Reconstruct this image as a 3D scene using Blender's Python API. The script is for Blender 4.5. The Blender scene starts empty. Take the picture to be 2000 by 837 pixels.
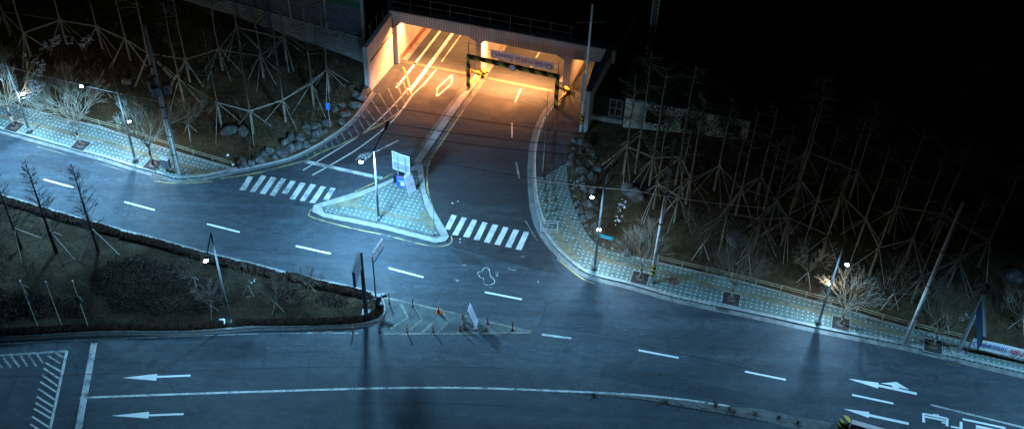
import bpy, bmesh, math, random
from mathutils import Vector, Matrix, noise as mnoise
from mathutils.geometry import delaunay_2d_cdt
R = math.radians
random.seed(7)
rnd = random.random
def U(a, b): return a + (b - a) * rnd()

scene = bpy.context.scene
COL = scene.collection

# ------------------------------------------------------------------ camera (solved from the photo)
FPX, PITCH, ROLL, CAMH = 2210.97, R(43.46), R(2.29), 66.07
_f = Vector((0, math.cos(PITCH), -math.sin(PITCH)))
_r0 = Vector((1, 0, 0)); _u0 = _r0.cross(_f)
CR = _r0 * math.cos(ROLL) + _u0 * math.sin(ROLL)
CU = -_r0 * math.sin(ROLL) + _u0 * math.cos(ROLL)
CAM = Vector((0, 0, CAMH))
def G(px, py, z=0.0):
    "survey: the point at height z seen at pixel (px, py) of the 2000 x 837 photograph"
    d = _f + CR * ((px - 1000) / FPX) - CU * ((py - 418.5) / FPX)
    return CAM + d * ((z - CAMH) / d.z)
def proj(p):
    q = Vector(p) - CAM
    w = q.dot(_f)
    return 1000 + FPX * q.dot(CR) / w, 418.5 - FPX * q.dot(CU) / w
def height(base, top):
    lo, hi = 0.0, 30.0
    for _ in range(40):
        m = (lo + hi) / 2
        if proj(base + Vector((0, 0, m)))[1] > top[1]: lo = m
        else: hi = m
    return lo
cam = bpy.data.cameras.new('camera'); cam_o = bpy.data.objects.new('camera', cam); COL.objects.link(cam_o)
cam.sensor_width = 36; cam.lens = FPX / 2000 * 36; cam.clip_end = 2000; cam.clip_start = 1
M3 = Matrix((CR, CU, -_f)).transposed()
cam_o.matrix_world = Matrix.Translation(CAM) @ M3.to_4x4()
scene.camera = cam_o

# ------------------------------------------------------------------ materials
MATS = {}
class NT:
    def __init__(s, name, rough=.8, spec=.3, metal=0.0):
        s.m = bpy.data.materials.new(name); s.m.use_nodes = True
        s.t = s.m.node_tree; s.b = s.t.nodes['Principled BSDF']
        s.b.inputs['Roughness'].default_value = rough
        s.b.inputs['Specular IOR Level'].default_value = spec
        s.b.inputs['Metallic'].default_value = metal
        MATS[name] = s.m
    def n(s, typ, **kw):
        nd = s.t.nodes.new(typ)
        for k, v in kw.items():
            if k in nd.inputs: nd.inputs[k].default_value = v
            else: setattr(nd, k, v)
        return nd
    def l(s, a, b): s.t.links.new(a, b); return b
    def pos(s, rot=0.0, scale=(1, 1, 1), obj=False):
        if obj: src = s.n('ShaderNodeTexCoord').outputs['Object']
        else: src = s.n('ShaderNodeNewGeometry').outputs['Position']
        mp = s.n('ShaderNodeMapping'); mp.vector_type = 'POINT'
        mp.inputs['Rotation'].default_value = (0, 0, rot); mp.inputs['Scale'].default_value = scale
        s.l(src, mp.inputs['Vector']); return mp.outputs['Vector']
    def noise(s, vec, scale, detail=4, rough=.55):
        nd = s.n('ShaderNodeTexNoise'); nd.inputs['Scale'].default_value = scale
        nd.inputs['Detail'].default_value = detail; nd.inputs['Roughness'].default_value = rough
        s.l(vec, nd.inputs['Vector']); return nd.outputs['Fac']
    def ramp(s, fac, stops):
        r = s.n('ShaderNodeValToRGB'); e = r.color_ramp.elements
        while len(e) < len(stops): e.new(.5)
        for k, (p, c) in enumerate(stops):
            e[k].position = p; e[k].color = (*c, 1) if len(c) == 3 else c
        s.l(fac, r.inputs['Fac']); return r.outputs['Color']
    def mix(s, fac, a, b, mode='MIX'):
        m = s.n('ShaderNodeMix'); m.data_type = 'RGBA'; m.blend_type = mode
        for v, i in ((fac, 0), (a, 6), (b, 7)):
            if hasattr(v, 'is_output'): s.l(v, m.inputs[i])
            elif i == 0: m.inputs[0].default_value = v
            else: m.inputs[i].default_value = (*v, 1)
        return m.outputs[2]
    def math(s, op, a, b=None):
        m = s.n('ShaderNodeMath'); m.operation = op
        for v, i in ((a, 0), (b, 1)):
            if v is None: continue
            if hasattr(v, 'is_output'): s.l(v, m.inputs[i])
            else: m.inputs[i].default_value = v
        return m.outputs[0]
    def sep(s, v):
        x = s.n('ShaderNodeSeparateXYZ'); s.l(v, x.inputs[0]); return x.outputs
    def color(s, c):
        if hasattr(c, 'is_output'): s.l(c, s.b.inputs['Base Color'])
        else: s.b.inputs['Base Color'].default_value = (*c, 1)
    def bump(s, h, strength=.4, dist=.05):
        b = s.n('ShaderNodeBump'); b.inputs['Strength'].default_value = strength; b.inputs['Distance'].default_value = dist
        s.l(h, b.inputs['Height']); s.l(b.outputs['Normal'], s.b.inputs['Normal'])
def plain(name, c, rough=.7, spec=.3, metal=0, var=.25, scale=3.0, obj=True):
    m = NT(name, rough, spec, metal); p = m.pos(obj=obj); f = m.noise(p, scale, 5, .6)
    d = tuple(v * (1 - var) for v in c); l = tuple(min(1, v * (1 + var)) for v in c)
    m.color(m.ramp(f, [(.3, d), (.7, l)])); return m
ROAD_ROT = R(15.5)

for nm_, kk_ in (('asphalt', (1, 1, 1)), ('asphalt_dark_glow', (.76, .66, .60)), ('asphalt_patch', (.72, .74, .76))):  # the dark one: darker ramp surfacing, with sodium glow painted in as brown
    m = NT(nm_, .72, .35)
    p = m.pos(ROAD_ROT)
    pl = m.pos(ROAD_ROT, (.06, 1, 1))                       # stretched along the road: wheel tracks
    trk = m.noise(pl, .95, 4, .6); big = m.noise(p, .09, 4, .6); fine = m.noise(p, 7.0, 6, .75); mid = m.noise(p, .8, 5, .65)
    c = m.ramp(trk, [(.34, (.030, .042, .055)), (.66, (.094, .122, .150))])
    c = m.mix(m.math('MULTIPLY', m.ramp(big, [(.35, (0, 0, 0)), (.65, (1, 1, 1))]), .6), c, (.036, .05, .064))
    c = m.mix(.35, c, m.ramp(mid, [(.3, (.025, .035, .045)), (.75, (.10, .128, .155))]))
    c = m.mix(.5, c, m.ramp(fine, [(.25, (.0, .0, .0)), (.5, (.075, .077, .08)), (.8, (.2, .2, .2))]), 'OVERLAY')
    cr = m.n('ShaderNodeTexVoronoi'); cr.feature = 'DISTANCE_TO_EDGE'; cr.inputs['Scale'].default_value = .16
    wv = m.n('ShaderNodeVectorMath'); wv.operation = 'ADD'
    wn = m.n('ShaderNodeTexNoise'); wn.inputs['Scale'].default_value = .5; wn.inputs['Detail'].default_value = 5
    m.l(p, wn.inputs['Vector']); ws = m.n('ShaderNodeVectorMath'); ws.operation = 'SCALE'; ws.inputs['Scale'].default_value = 3.2
    m.l(wn.outputs['Color'], ws.inputs[0]); m.l(p, wv.inputs[0]); m.l(ws.outputs[0], wv.inputs[1]); m.l(wv.outputs[0], cr.inputs['Vector'])
    crk = m.math('LESS_THAN', cr.outputs['Distance'], .007)
    crk = m.math('MULTIPLY', crk, m.math('GREATER_THAN', m.noise(p, .13, 2), .49))
    c = m.mix(m.math('MULTIPLY', crk, .6), c, (.018, .018, .02))
    blo = m.noise(m.pos(ROAD_ROT, (.45, 1, 1)), 2.4, 6, .8)
    c = m.mix(.8, c, m.ramp(blo, [(.32, (.28, .28, .28)), (.5, (.5, .5, .5)), (.7, (.78, .78, .78))]), 'OVERLAY')
    sp = m.n('ShaderNodeTexVoronoi'); sp.inputs['Scale'].default_value = 1.6; m.l(p, sp.inputs['Vector'])
    tyre = m.noise(m.pos(ROAD_ROT, (.03, 1, 1)), .55, 3, .5)
    c = m.mix(m.ramp(tyre, [(.50, (0, 0, 0)), (.60, (.55, .55, .55))]), c, (.028, .037, .047))
    scr = m.noise(m.pos(ROAD_ROT, (.12, 1, 1)), 9.0, 5, .8); scm = m.noise(pl, .5, 3)
    c = m.mix(m.math('MULTIPLY', m.ramp(scr, [(.56, (0, 0, 0)), (.68, (.6, .6, .6))]), m.ramp(scm, [(.45, (0, 0, 0)), (.65, (1, 1, 1))])), c, (.19, .22, .24))
    stn = m.noise(m.pos(R(40)), .28, 6, .7)
    c = m.mix(m.ramp(stn, [(.55, (0, 0, 0)), (.66, (.6, .6, .6))]), c, (.022, .03, .038))
    spk = m.math('MULTIPLY', m.math('LESS_THAN', sp.outputs['Distance'], .05), m.math('GREATER_THAN', m.noise(p, .35, 3), .56))
    c = m.mix(m.math('MULTIPLY', spk, .5), c, (.3, .3, .3))
    c = m.mix(1.0, c, kk_, 'MULTIPLY'); m.color(c); m.bump(fine, .35, .02)
    m.l(m.ramp(mid, [(.3, (.6,) * 3), (.7, (.85,) * 3)]), m.b.inputs['Roughness'])

def paint(name, c, wear=.46, base=(.05, .066, .08)):
    m = NT(name, .6, .3); p = m.pos(ROAD_ROT)
    f = m.noise(p, 9.0, 6, .75); g = m.noise(p, 1.1, 4)
    f2 = m.math('ADD', m.math('MULTIPLY', f, .6), m.math('MULTIPLY', g, .4))
    k = m.ramp(f2, [(wear - .06, (0, 0, 0)), (wear + .04, (1, 1, 1))])
    m.color(m.mix(k, base, c)); return m
paint('paint_white', (.54, .54, .52), .45); paint('paint_worn', (.52, .52, .5), .48); paint('paint_faded', (.36, .36, .35), .5)
paint('paint_yellow', (.38, .30, .11), .5); paint('paint_yellow_faded', (.19, .18, .13), .51); paint('paint_trail', (.42, .41, .4), .42)
paint('paint_fresh', (.66, .66, .65), .37)

def tiles(name, rot):
    m = NT(name, .75, .3); p = m.pos(rot, (1 / .40, 1 / .40, 1)); x, y, z = m.sep(p)
    fx = m.math('SUBTRACT', m.math('FRACT', x), .5); fy = m.math('SUBTRACT', m.math('FRACT', y), .5)
    d = m.math('SQRT', m.math('ADD', m.math('MULTIPLY', fx, fx), m.math('MULTIPLY', fy, fy)))
    dot = m.math('LESS_THAN', d, .17)
    q = m.pos(); n1 = m.noise(q, .5, 5, .6); n2 = m.noise(q, 4, 4)
    vo = m.n('ShaderNodeTexVoronoi'); vo.inputs['Scale'].default_value = 5; m.l(m.pos(rot), vo.inputs['Vector'])
    base = m.ramp(n1, [(.3, (.050, .078, .074)), (.7, (.092, .128, .120))])
    base = m.mix(.4, base, m.ramp(vo.outputs['Color'], [(0, (.05, .08, .08)), (1, (.22, .26, .24))]))
    dc = m.ramp(n2, [(.3, (.27, .31, .30)), (.65, (.44, .48, .46))])
    c = m.mix(m.math('MULTIPLY', dot, .95), base, dc)
    gx = m.math('LESS_THAN', m.math('ABSOLUTE', fx), .03); gy = m.math('LESS_THAN', m.math('ABSOLUTE', fy), .03)
    st = m.ramp(m.noise(q, .9, 6, .7), [(.58, (0, 0, 0)), (.66, (1, 1, 1))])
    c = m.mix(m.math('MULTIPLY', st, .45), c, (.05, .06, .055))
    m.color(c); return m
tiles('tiles_left', R(19)); tiles('tiles_right', R(14.5)); tiles('tiles_island', R(15))
plain('tactile', (.135, .128, .09), .8, var=.35, scale=2.0, obj=False)
plain('kerb', (.25, .26, .255), .8, var=.3, scale=2.5, obj=False)
plain('nose', (.072, .085, .085), .85, var=.4, scale=1.0, obj=False); plain('gutter', (.15, .152, .15), .85, var=.35, scale=1.6, obj=False)
plain('concrete', (.23, .225, .215), .85, var=.3, scale=1.2, obj=False)
plain('concrete_dark', (.10, .10, .098), .85, var=.4, scale=1.5, obj=False)

def soil(name, a, b, g, d):
    m = NT(name, .95, .1); p = m.pos(); n1 = m.noise(p, .35, 6, .65); n2 = m.noise(p, 3.5, 6, .75); n3 = m.noise(p, 14, 3, .7)
    c = m.ramp(n1, [(.35, a), (.5, b), (.66, g)])
    c = m.mix(.65, c, m.ramp(n2, [(.3, (.05, .05, .05)), (.5, (.5, .5, .5)), (.72, (1, .95, .85))]), 'MULTIPLY')
    c = m.mix(m.ramp(n3, [(.58, (0, 0, 0)), (.7, (.6, .6, .6))]), c, d)
    m.color(c); m.bump(n2, .9, .25); return m
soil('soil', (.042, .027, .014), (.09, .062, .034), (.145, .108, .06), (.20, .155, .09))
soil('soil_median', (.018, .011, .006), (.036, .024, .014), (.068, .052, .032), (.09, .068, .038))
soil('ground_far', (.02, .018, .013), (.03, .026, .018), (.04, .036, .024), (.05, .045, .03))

def bark(name, a, b):
    m = NT(name, .95, .15); p = m.pos(0, (1, 1, .25), True); f = m.noise(p, 14, 4, .7); m.color(m.ramp(f, [(.3, a), (.7, b)])); return m
bark('bark', (.07, .055, .042), (.20, .165, .13)); bark('bark_pale', (.12, .10, .075), (.26, .23, .185)); bark('bark_dark', (.022, .018, .015), (.06, .05, .04))
bark('bark_pine', (.06, .05, .038), (.18, .152, .118)); bark('bark_wrap', (.11, .095, .072), (.24, .21, .165)); bark('twig', (.16, .135, .11), (.30, .26, .21))
bark('wood_pole', (.28, .255, .215), (.48, .44, .38))
plain('needles', (.030, .036, .020), .8, var=.5, scale=1.5); plain('hedge_leaf', (.050, .026, .018), .85, var=.55, scale=2.5)
plain('shrub_leaf', (.040, .027, .020), .85, var=.55, scale=1.5); plain('dry_grass', (.12, .095, .052), .9, var=.5, scale=.6)
plain('brush', (.11, .076, .043), .9, var=.6, scale=.7); plain('green_dark', (.02, .05, .03), .6)
plain('lamp_pole', (.24, .25, .26), .5, .4, .3, var=.2); plain('metal_grey', (.27, .28, .29), .45, .5, .3, var=.15); plain('metal_dark', (.045, .047, .05), .5, .5, .2, var=.3); plain('metal_pale', (.42, .43, .44), .5, .5, .2, var=.12)
plain('pole_concrete', (.80, .78, .73), .8, var=.22, scale=2.0); plain('rail_wood', (.36, .32, .22), .8, var=.3)
plain('truss_grey', (.33, .32, .36), .5, .5, .3, var=.15)
plain('banner_white', (.86, .86, .88), .6, var=.05); plain('banner_cloth', (.86, .84, .88), .6, var=.06); plain('white_panel', (.86, .87, .88), .5, var=.08); plain('blue_dark', (.012, .055, .12), .5, var=.1); plain('blue_sign', (.02, .09, .34), .4, .5, var=.1); plain('teal_sign', (.03, .25, .26), .4, var=.1)
plain('blue_box', (.02, .12, .55), .45, var=.2); plain('orange', (.55, .10, .02), .5, var=.2); plain('black', (.012, .012, .013), .6)
plain('transformer', (.30, .25, .26), .5, .4, var=.2); plain('rust_red', (.22, .09, .07), .7, var=.3)
plain('text_blue', (.02, .05, .28), .6, var=.05); plain('text_red', (.50, .05, .06), .6, var=.05); plain('text_grey', (.2, .21, .25), .6, var=.05)
plain('panel_pale', (.40, .41, .50), .5, var=.12); plain('cable', (.012, .012, .013), .6); plain('cable_pale', (.5, .5, .48), .6); plain('plastic_bag', (.75, .77, .8), .5, var=.1)
plain('grate_rust', (.030, .026, .024), .8, var=.4); plain('pink_concrete', (.46, .36, .35), .85, var=.2, scale=1.5, obj=False); plain('manhole', (.13, .09, .085), .6, .4, .4, var=.3); plain('iron', (.028, .028, .03), .6, .4, .4, var=.3)
plain('noise_panel', (.085, .10, .125), .6, .4, .2, var=.25); plain('noise_green', (.015, .10, .05), .6, var=.2); plain('plaster', (.42, .46, .42), .85, var=.25, scale=1.2)
plain('roof_dark', (.012, .012, .013), .8, var=.3); plain('glass_dark', (.012, .014, .018), .12, .6); plain('board_pale', (.55, .56, .66), .5, var=.1); plain('glint', (.8, .75, .6), .3, .6, .6)
plain('traffic_box', (.09, .10, .12), .5, var=.3); plain('yellow_paint', (.28, .20, .02), .55, var=.25)

m = NT('snow', .7, .3); p = m.pos(); f = m.noise(p, 3, 5, .7); m.color(m.ramp(f, [(.3, (.42, .48, .58)), (.6, (.75, .8, .88))]))
m = NT('rock', .9, .25); p = m.pos(obj=True); f = m.noise(p, 2.2, 7, .7); f2 = m.noise(p, 9, 4, .7)
geo = m.n('ShaderNodeNewGeometry'); nz = m.sep(geo.outputs['Normal'])[2]
c = m.ramp(f, [(.3, (.03, .03, .03)), (.52, (.10, .10, .097)), (.75, (.30, .30, .29))])
c = m.mix(.5, c, m.ramp(f2, [(.3, (.2, .2, .2)), (.7, (1, 1, 1))]), 'MULTIPLY')
m.color(c); m.bump(f2, .8, .08)

m = NT('facade_tile', .45, .5); tc = m.n('ShaderNodeTexCoord'); sx = m.sep(tc.outputs['Object']); cb = m.n('ShaderNodeCombineXYZ')
m.l(sx[0], cb.inputs[0]); m.l(sx[2], cb.inputs[1])
br = m.n('ShaderNodeTexBrick'); br.offset = 0; br.inputs['Scale'].default_value = 1.0
br.inputs['Brick Width'].default_value = .24; br.inputs['Row Height'].default_value = .24; br.inputs['Mortar Size'].default_value = .022
br.inputs['Color1'].default_value = (.50, .49, .50, 1); br.inputs['Color2'].default_value = (.42, .41, .42, 1); br.inputs['Mortar'].default_value = (.12, .115, .115, 1)
m.l(cb.outputs[0], br.inputs['Vector'])
st = m.noise(m.pos(0, (1, 1, .25), True), .8, 5, .6)
m.color(m.mix(m.ramp(st, [(.4, (0, 0, 0)), (.75, (.55, .55, .55))]), br.outputs['Color'], (.16, .13, .11)))
m = NT('wall_concrete', .85, .25); p = m.pos(0, (1, 1, .12), True); f = m.noise(p, 2.4, 5, .6); f2 = m.noise(m.pos(obj=True), 1.0, 4)
m.color(m.mix(.5, m.ramp(f, [(.3, (.30, .28, .26)), (.7, (.54, .52, .50))]), m.ramp(f2, [(.3, (.33, .31, .29)), (.7, (.5, .48, .46))])))
m = NT('block_wall', .85, .25); tc = m.n('ShaderNodeTexCoord'); sx = m.sep(tc.outputs['Object']); cb = m.n('ShaderNodeCombineXYZ')
m.l(sx[0], cb.inputs[0]); m.l(sx[2], cb.inputs[1]); br = m.n('ShaderNodeTexBrick'); br.inputs['Scale'].default_value = 1
br.inputs['Brick Width'].default_value = .9; br.inputs['Row Height'].default_value = .45; br.inputs['Mortar Size'].default_value = .03
br.inputs['Color1'].default_value = (.22, .235, .235, 1); br.inputs['Color2'].default_value = (.17, .185, .185, 1); br.inputs['Mortar'].default_value = (.1, .1, .1, 1)
m.l(cb.outputs[0], br.inputs['Vector']); m.color(br.outputs['Color'])
def stripes(name, mode):
    m = NT(name, .55, .4); tc = m.n('ShaderNodeTexCoord'); x, y, z = m.sep(tc.outputs['Object'])
    v = m.math('ADD', x, z) if mode == 'd' else m.math('ADD', z, m.math('MULTIPLY', m.math('ADD', x, y), .5))
    k = m.math('GREATER_THAN', m.math('FRACT', m.math('MULTIPLY', v, 1 / (1.15 if mode == 'd' else .45))), .5)
    f = m.noise(tc.outputs['Object'], 3, 4); yl = m.ramp(f, [(.3, (.42, .29, .02)), (.7, (.60, .43, .04))])
    m.color(m.mix(k, yl, (.015, .014, .012))); return m
stripes('hazard', 'd'); stripes('hazard_small', 's')
m = NT('grate', .6, .4, .3); tc = m.n('ShaderNodeTexCoord'); x, y, z = m.sep(tc.outputs['Object'])
k = m.math('GREATER_THAN', m.math('FRACT', m.math('MULTIPLY', x, 14)), .5); m.color(m.mix(k, (.015, .015, .015), (.12, .12, .115)))
m = NT('drain_mesh', .6, .4, .3); tc = m.n('ShaderNodeTexCoord'); ch = m.n('ShaderNodeTexChecker'); ch.inputs['Scale'].default_value = 9
m.l(tc.outputs['Object'], ch.inputs['Vector']); ch.inputs['Color1'].default_value = (.2, .18, .15, 1); ch.inputs['Color2'].default_value = (.05, .045, .04, 1); m.color(ch.outputs['Color'])
def emis(name, c, s):
    m = NT(name); m.b.inputs['Emission Color'].default_value = (*c, 1); m.b.inputs['Emission Strength'].default_value = s; m.color((.8, .8, .8))
emis('lens_lit', (.75, .9, 1), 60); emis('globe_lit', (.9, .92, 1), 30); emis('sodium_lit', (1, .62, .22), 40); plain('lens_off', (.3, .3, .3), .3)

m = MATS['banner_cloth'].node_tree; tr = m.nodes.new('ShaderNodeBsdfTranslucent'); tr.inputs['Color'].default_value = (.86, .84, .88, 1); mx = m.nodes.new('ShaderNodeMixShader'); mx.inputs[0].default_value = .45
m.links.new(m.nodes['Principled BSDF'].outputs[0], mx.inputs[1]); m.links.new(tr.outputs[0], mx.inputs[2]); m.links.new(mx.outputs[0], m.nodes['Material Output'].inputs[0])
# ------------------------------------------------------------------ mesh builder
class MB:
    def __init__(s): s.v = []; s.f = []
    def quad(s, *p):
        i = len(s.v); s.v += [tuple(q) for q in p]; s.f.append(tuple(range(i, i + len(p))))
    def hexa(s, b, t):
        i = len(s.v); s.v += [tuple(q) for q in b] + [tuple(q) for q in t]; n = len(b)
        s.f.append(tuple(i + n - 1 - k for k in range(n))); s.f.append(tuple(i + n + k for k in range(n)))
        for k in range(n):
            k2 = (k + 1) % n; s.f.append((i + k, i + k2, i + n + k2, i + n + k))
    def box(s, c, size, rz=0.0, M=None):
        hx, hy, hz = size[0] / 2, size[1] / 2, size[2] / 2
        Mr = M or Matrix.Rotation(rz, 3, 'Z'); c = Vector(c)
        P = [c + Mr @ Vector((x * hx, y * hy, z * hz)) for z in (-1, 1) for x, y in ((-1, -1), (1, -1), (1, 1), (-1, 1))]
        s.hexa(P[:4], P[4:])
    def tube(s, p0, p1, r0, r1=None, n=8, cap=True):
        r1 = r0 if r1 is None else r1; p0 = Vector(p0); p1 = Vector(p1); d = p1 - p0
        if d.length < 1e-6: return
        d.normalize(); a = d.orthogonal().normalized(); b = d.cross(a); i = len(s.v)
        for p, r in ((p0, r0), (p1, r1)):
            for k in range(n):
                t = 2 * math.pi * k / n; s.v.append(tuple(p + a * (r * math.cos(t)) + b * (r * math.sin(t))))
        for k in range(n):
            k2 = (k + 1) % n; s.f.append((i + k, i + k2, i + n + k2, i + n + k))
        if cap: s.f.append(tuple(i + n - 1 - k for k in range(n))); s.f.append(tuple(i + n + k for k in range(n)))
    def path(s, pts, r, n=6):
        for a, b in zip(pts[:-1], pts[1:]): s.tube(a, b, r, r, n)
    def ball(s, c, r, sz=(1, 1, 1), seg=12, rings=8):
        i = len(s.v); c = Vector(c)
        for k in range(rings + 1):
            th = math.pi * k / rings
            for j in range(seg):
                ph = 2 * math.pi * j / seg
                s.v.append((c.x + r * sz[0] * math.sin(th) * math.cos(ph), c.y + r * sz[1] * math.sin(th) * math.sin(ph), c.z + r * sz[2] * math.cos(th)))
        for k in range(rings):
            for j in range(seg):
                j2 = (j + 1) % seg; s.f.append((i + k * seg + j, i + (k + 1) * seg + j, i + (k + 1) * seg + j2, i + k * seg + j2))
    def poly(s, pts, z, hole=None, grid=0, zf=None):
        "flat or terrain sheet over a polygon of world points"
        vs = [Vector((p[0], p[1])) for p in pts]
        if grid:
            dense = []
            for a, b in zip(vs, vs[1:] + vs[:1]):
                n = max(1, int((b - a).length / grid))
                dense += [a.lerp(b, k / n) for k in range(n)]
            vs = dense
        n = len(vs); ed = [(k, (k + 1) % n) for k in range(n)]
        if grid:
            x0 = min(v.x for v in vs); x1 = max(v.x for v in vs); y0 = min(v.y for v in vs); y1 = max(v.y for v in vs)
            y = y0 + grid / 2
            while y < y1:
                x = x0 + grid / 2
                while x < x1: vs.append(Vector((x + U(-.3, .3) * grid, y + U(-.3, .3) * grid))); x += grid
                y += grid
        ov, oe, of, *_ = delaunay_2d_cdt(vs, ed, [], 1, 1e-5)
        i = len(s.v); s.v += [(v.x, v.y, zf(v.x, v.y) if zf else z) for v in ov]
        for f in of:
            a, b, c = (ov[f[0]], ov[f[1]], ov[f[2]])
            if (b - a).cross(c - a) < 0: f = f[::-1]
            s.f.append(tuple(i + k for k in f))
    def slab(s, pts, z0, z1):
        s.poly(pts, z1); n = len(pts)
        for k in range(n):
            a, b = pts[k], pts[(k + 1) % n]
            s.quad((a[0], a[1], z0), (b[0], b[1], z0), (b[0], b[1], z1), (a[0], a[1], z1))
    def ribbon(s, pts, w, z0, z1=None, off=0.0):
        "strip of width w along world points; solid when z1 is given"
        P = [Vector((p[0], p[1])) for p in pts]; L = []; Rr = []
        for k, p in enumerate(P):
            d = (P[min(k + 1, len(P) - 1)] - P[max(k - 1, 0)]).normalized(); nn = Vector((-d.y, d.x))
            L.append(p + nn * (off + w / 2)); Rr.append(p + nn * (off - w / 2))
        for k in range(len(P) - 1):
            a, b, c, d = Rr[k], Rr[k + 1], L[k + 1], L[k]
            if z1 is None: s.quad((a.x, a.y, z0), (b.x, b.y, z0), (c.x, c.y, z0), (d.x, d.y, z0))
            else:
                s.quad((a.x, a.y, z1), (b.x, b.y, z1), (c.x, c.y, z1), (d.x, d.y, z1))
                s.quad((a.x, a.y, z0), (b.x, b.y, z0), (b.x, b.y, z1), (a.x, a.y, z1))
                s.quad((c.x, c.y, z0), (d.x, d.y, z0), (d.x, d.y, z1), (c.x, c.y, z1))
        if z1 is not None:
            for k, fl in ((0, 0), (-1, 1)):
                a, b = (Rr[k], L[k]) if fl else (L[k], Rr[k])
                s.quad((a.x, a.y, z0), (b.x, b.y, z0), (b.x, b.y, z1), (a.x, a.y, z1))
    def leaf(s, p, size):
        a = Vector((U(-1, 1), U(-1, 1), U(-1, 1))).normalized(); b = a.orthogonal().normalized() * size * U(.5, 1); a = a * size
        p = Vector(p); s.quad(p - a, p + b, p + a, p - b)
    def build(s, name, mat, parent=None, smooth=False, keep=False):
        me = bpy.data.meshes.new(name); v = s.v
        if parent is not None and not keep:
            Mi = parent.matrix_basis.inverted(); v = [tuple(Mi @ Vector(q)) for q in v]
        me.from_pydata(v, [], s.f); me.materials.append(MATS[mat]); me.update()
        if smooth:
            for p in me.polygons: p.use_smooth = True
        o = bpy.data.objects.new(name, me); COL.objects.link(o)
        if parent is not None: o.parent = parent
        return o
def tag(o, label=None, cat=None, group=None, kind=None):
    if label: o['label'] = label
    if cat: o['category'] = cat
    if group: o['group'] = group
    if kind: o['kind'] = kind
    return o
def struct(o, label=None, cat=None, kind='structure'): return tag(o, label, cat, None, kind)
def thing(name, loc, label, cat, group=None, rz=0.0):
    o = bpy.data.objects.new(name, None); COL.objects.link(o); o.empty_display_size = .2
    o.matrix_basis = Matrix.Translation(Vector(loc)) @ Matrix.Rotation(rz, 4, 'Z'); return tag(o, label, cat, group)
def copy_tree(o, parent=None):
    c = o.copy(); COL.objects.link(c)
    if parent is not None: c.parent = parent
    for ch in list(o.children): copy_tree(ch, c)
    return c
def place(o, loc, rz=0.0, sc=1.0):
    o.matrix_basis = Matrix.Translation(Vector(loc)) @ Matrix.Rotation(rz, 4, 'Z') @ Matrix.Scale(sc, 4); return o
ORD = ['first', 'second', 'third', 'fourth', 'fifth', 'sixth', 'seventh', 'eighth', 'ninth', 'tenth', 'eleventh', 'twelfth', 'thirteenth', 'fourteenth', 'fifteenth', 'sixteenth', 'seventeenth', 'eighteenth', 'nineteenth', 'twentieth']
def W(pts, z=0.0): return [G(x, y, z) for x, y in pts]
def smoothpts(pts, n=4):
    "Catmull-Rom through world points"
    P = [Vector((p[0], p[1], 0)) for p in pts]; out = []
    for k in range(len(P) - 1):
        a, b, c, d = P[max(k - 1, 0)], P[k], P[k + 1], P[min(k + 2, len(P) - 1)]
        for j in range(n):
            t = j / n
            out.append(.5 * ((2 * b) + (c - a) * t + (2 * a - 5 * b + 4 * c - d) * t * t + (3 * b - a - 3 * c + d) * t ** 3))
    return out + [P[-1]]
TXT_N = 0
def text(s, size, M, mat, parent, name='lettering', depth=.008, sx=1.0):
    cu = bpy.data.curves.new(name, 'FONT'); cu.body = s; cu.size = size; cu.align_x = 'CENTER'; cu.align_y = 'CENTER'; cu.extrude = depth; cu.resolution_u = 2; cu.offset = .004
    o = bpy.data.objects.new(name, cu); COL.objects.link(o); bpy.context.view_layer.update()
    me = bpy.data.meshes.new_from_object(o.evaluated_get(bpy.context.evaluated_depsgraph_get()))
    COL.objects.unlink(o); bpy.data.objects.remove(o)
    me.transform(parent.matrix_basis.inverted() @ M @ Matrix.Diagonal((sx, 1, 1, 1)))
    me.materials.clear(); me.materials.append(MATS[mat])
    q = bpy.data.objects.new(name, me); COL.objects.link(q); q.parent = parent; return q
def plane_frame(o, x, y):
    "matrix with axes x, y (normalised) and their normal at origin o"
    x = Vector(x).normalized(); z = x.cross(Vector(y)).normalized(); y = z.cross(x)
    return Matrix.Translation(Vector(o)) @ Matrix((x, y, z)).transposed().to_4x4()

# ------------------------------------------------------------------ outlines surveyed on the ground
FL = W([(-260, 180), (-150, 212), (0, 253), (100, 281), (200, 308), (257, 326), (315, 342), (338, 349), (360, 350), (401, 346.6), (450, 335)])
BL = W([(-260, 130), (-150, 160), (0, 200), (131, 235), (200, 251), (257, 270.6), (338, 296), (401, 315), (452, 329)])
KL = W([(450, 335), (480, 329), (520, 321), (560, 311), (586, 301), (626, 280), (665, 253.6), (691.5, 230), (715, 198), (728, 180)])
FR = W([(1092, 203), (1075, 212), (1058, 240), (1045, 280), (1040, 327), (1043, 392), (1054, 440), (1078, 478), (1107, 507), (1133, 527), (1161, 540), (1236, 558), (1322, 583), (1500, 620), (1599, 642), (1760, 674), (1840, 693), (2000, 730), (2200, 776)])
BR = W([(1137, 258), (1112, 268), (1106, 300), (1110, 365), (1124, 413), (1145, 456), (1172, 483), (1215, 497), (1280, 513), (1450, 552), (1629, 600), (1760, 639), (1898, 672), (2000, 700), (2200, 748)])
MED = W([(-200, 330), (0, 383), (100, 413), (216, 446), (301, 468), (402, 496), (497, 518.5), (541, 530), (618, 549), (683, 562), (731, 577), (745, 588), (750, 603), (747, 617), (731, 628), (683, 634), (553, 638), (500, 639), (360, 648), (200, 648), (0, 659), (-250, 668)])
FU = Vector((math.cos(R(-9.52)), math.sin(R(-9.52)), 0)); TU = Vector((math.cos(R(70.3)), math.sin(R(70.3)), 0))
P0 = G(771, 124)                                              # left foot of the portal
def FP(u, w=0.0, z=0.0): return P0 + FU * u + TU * w + Vector((0, 0, z))
UR = (G(1137, 258) - P0); 
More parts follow.
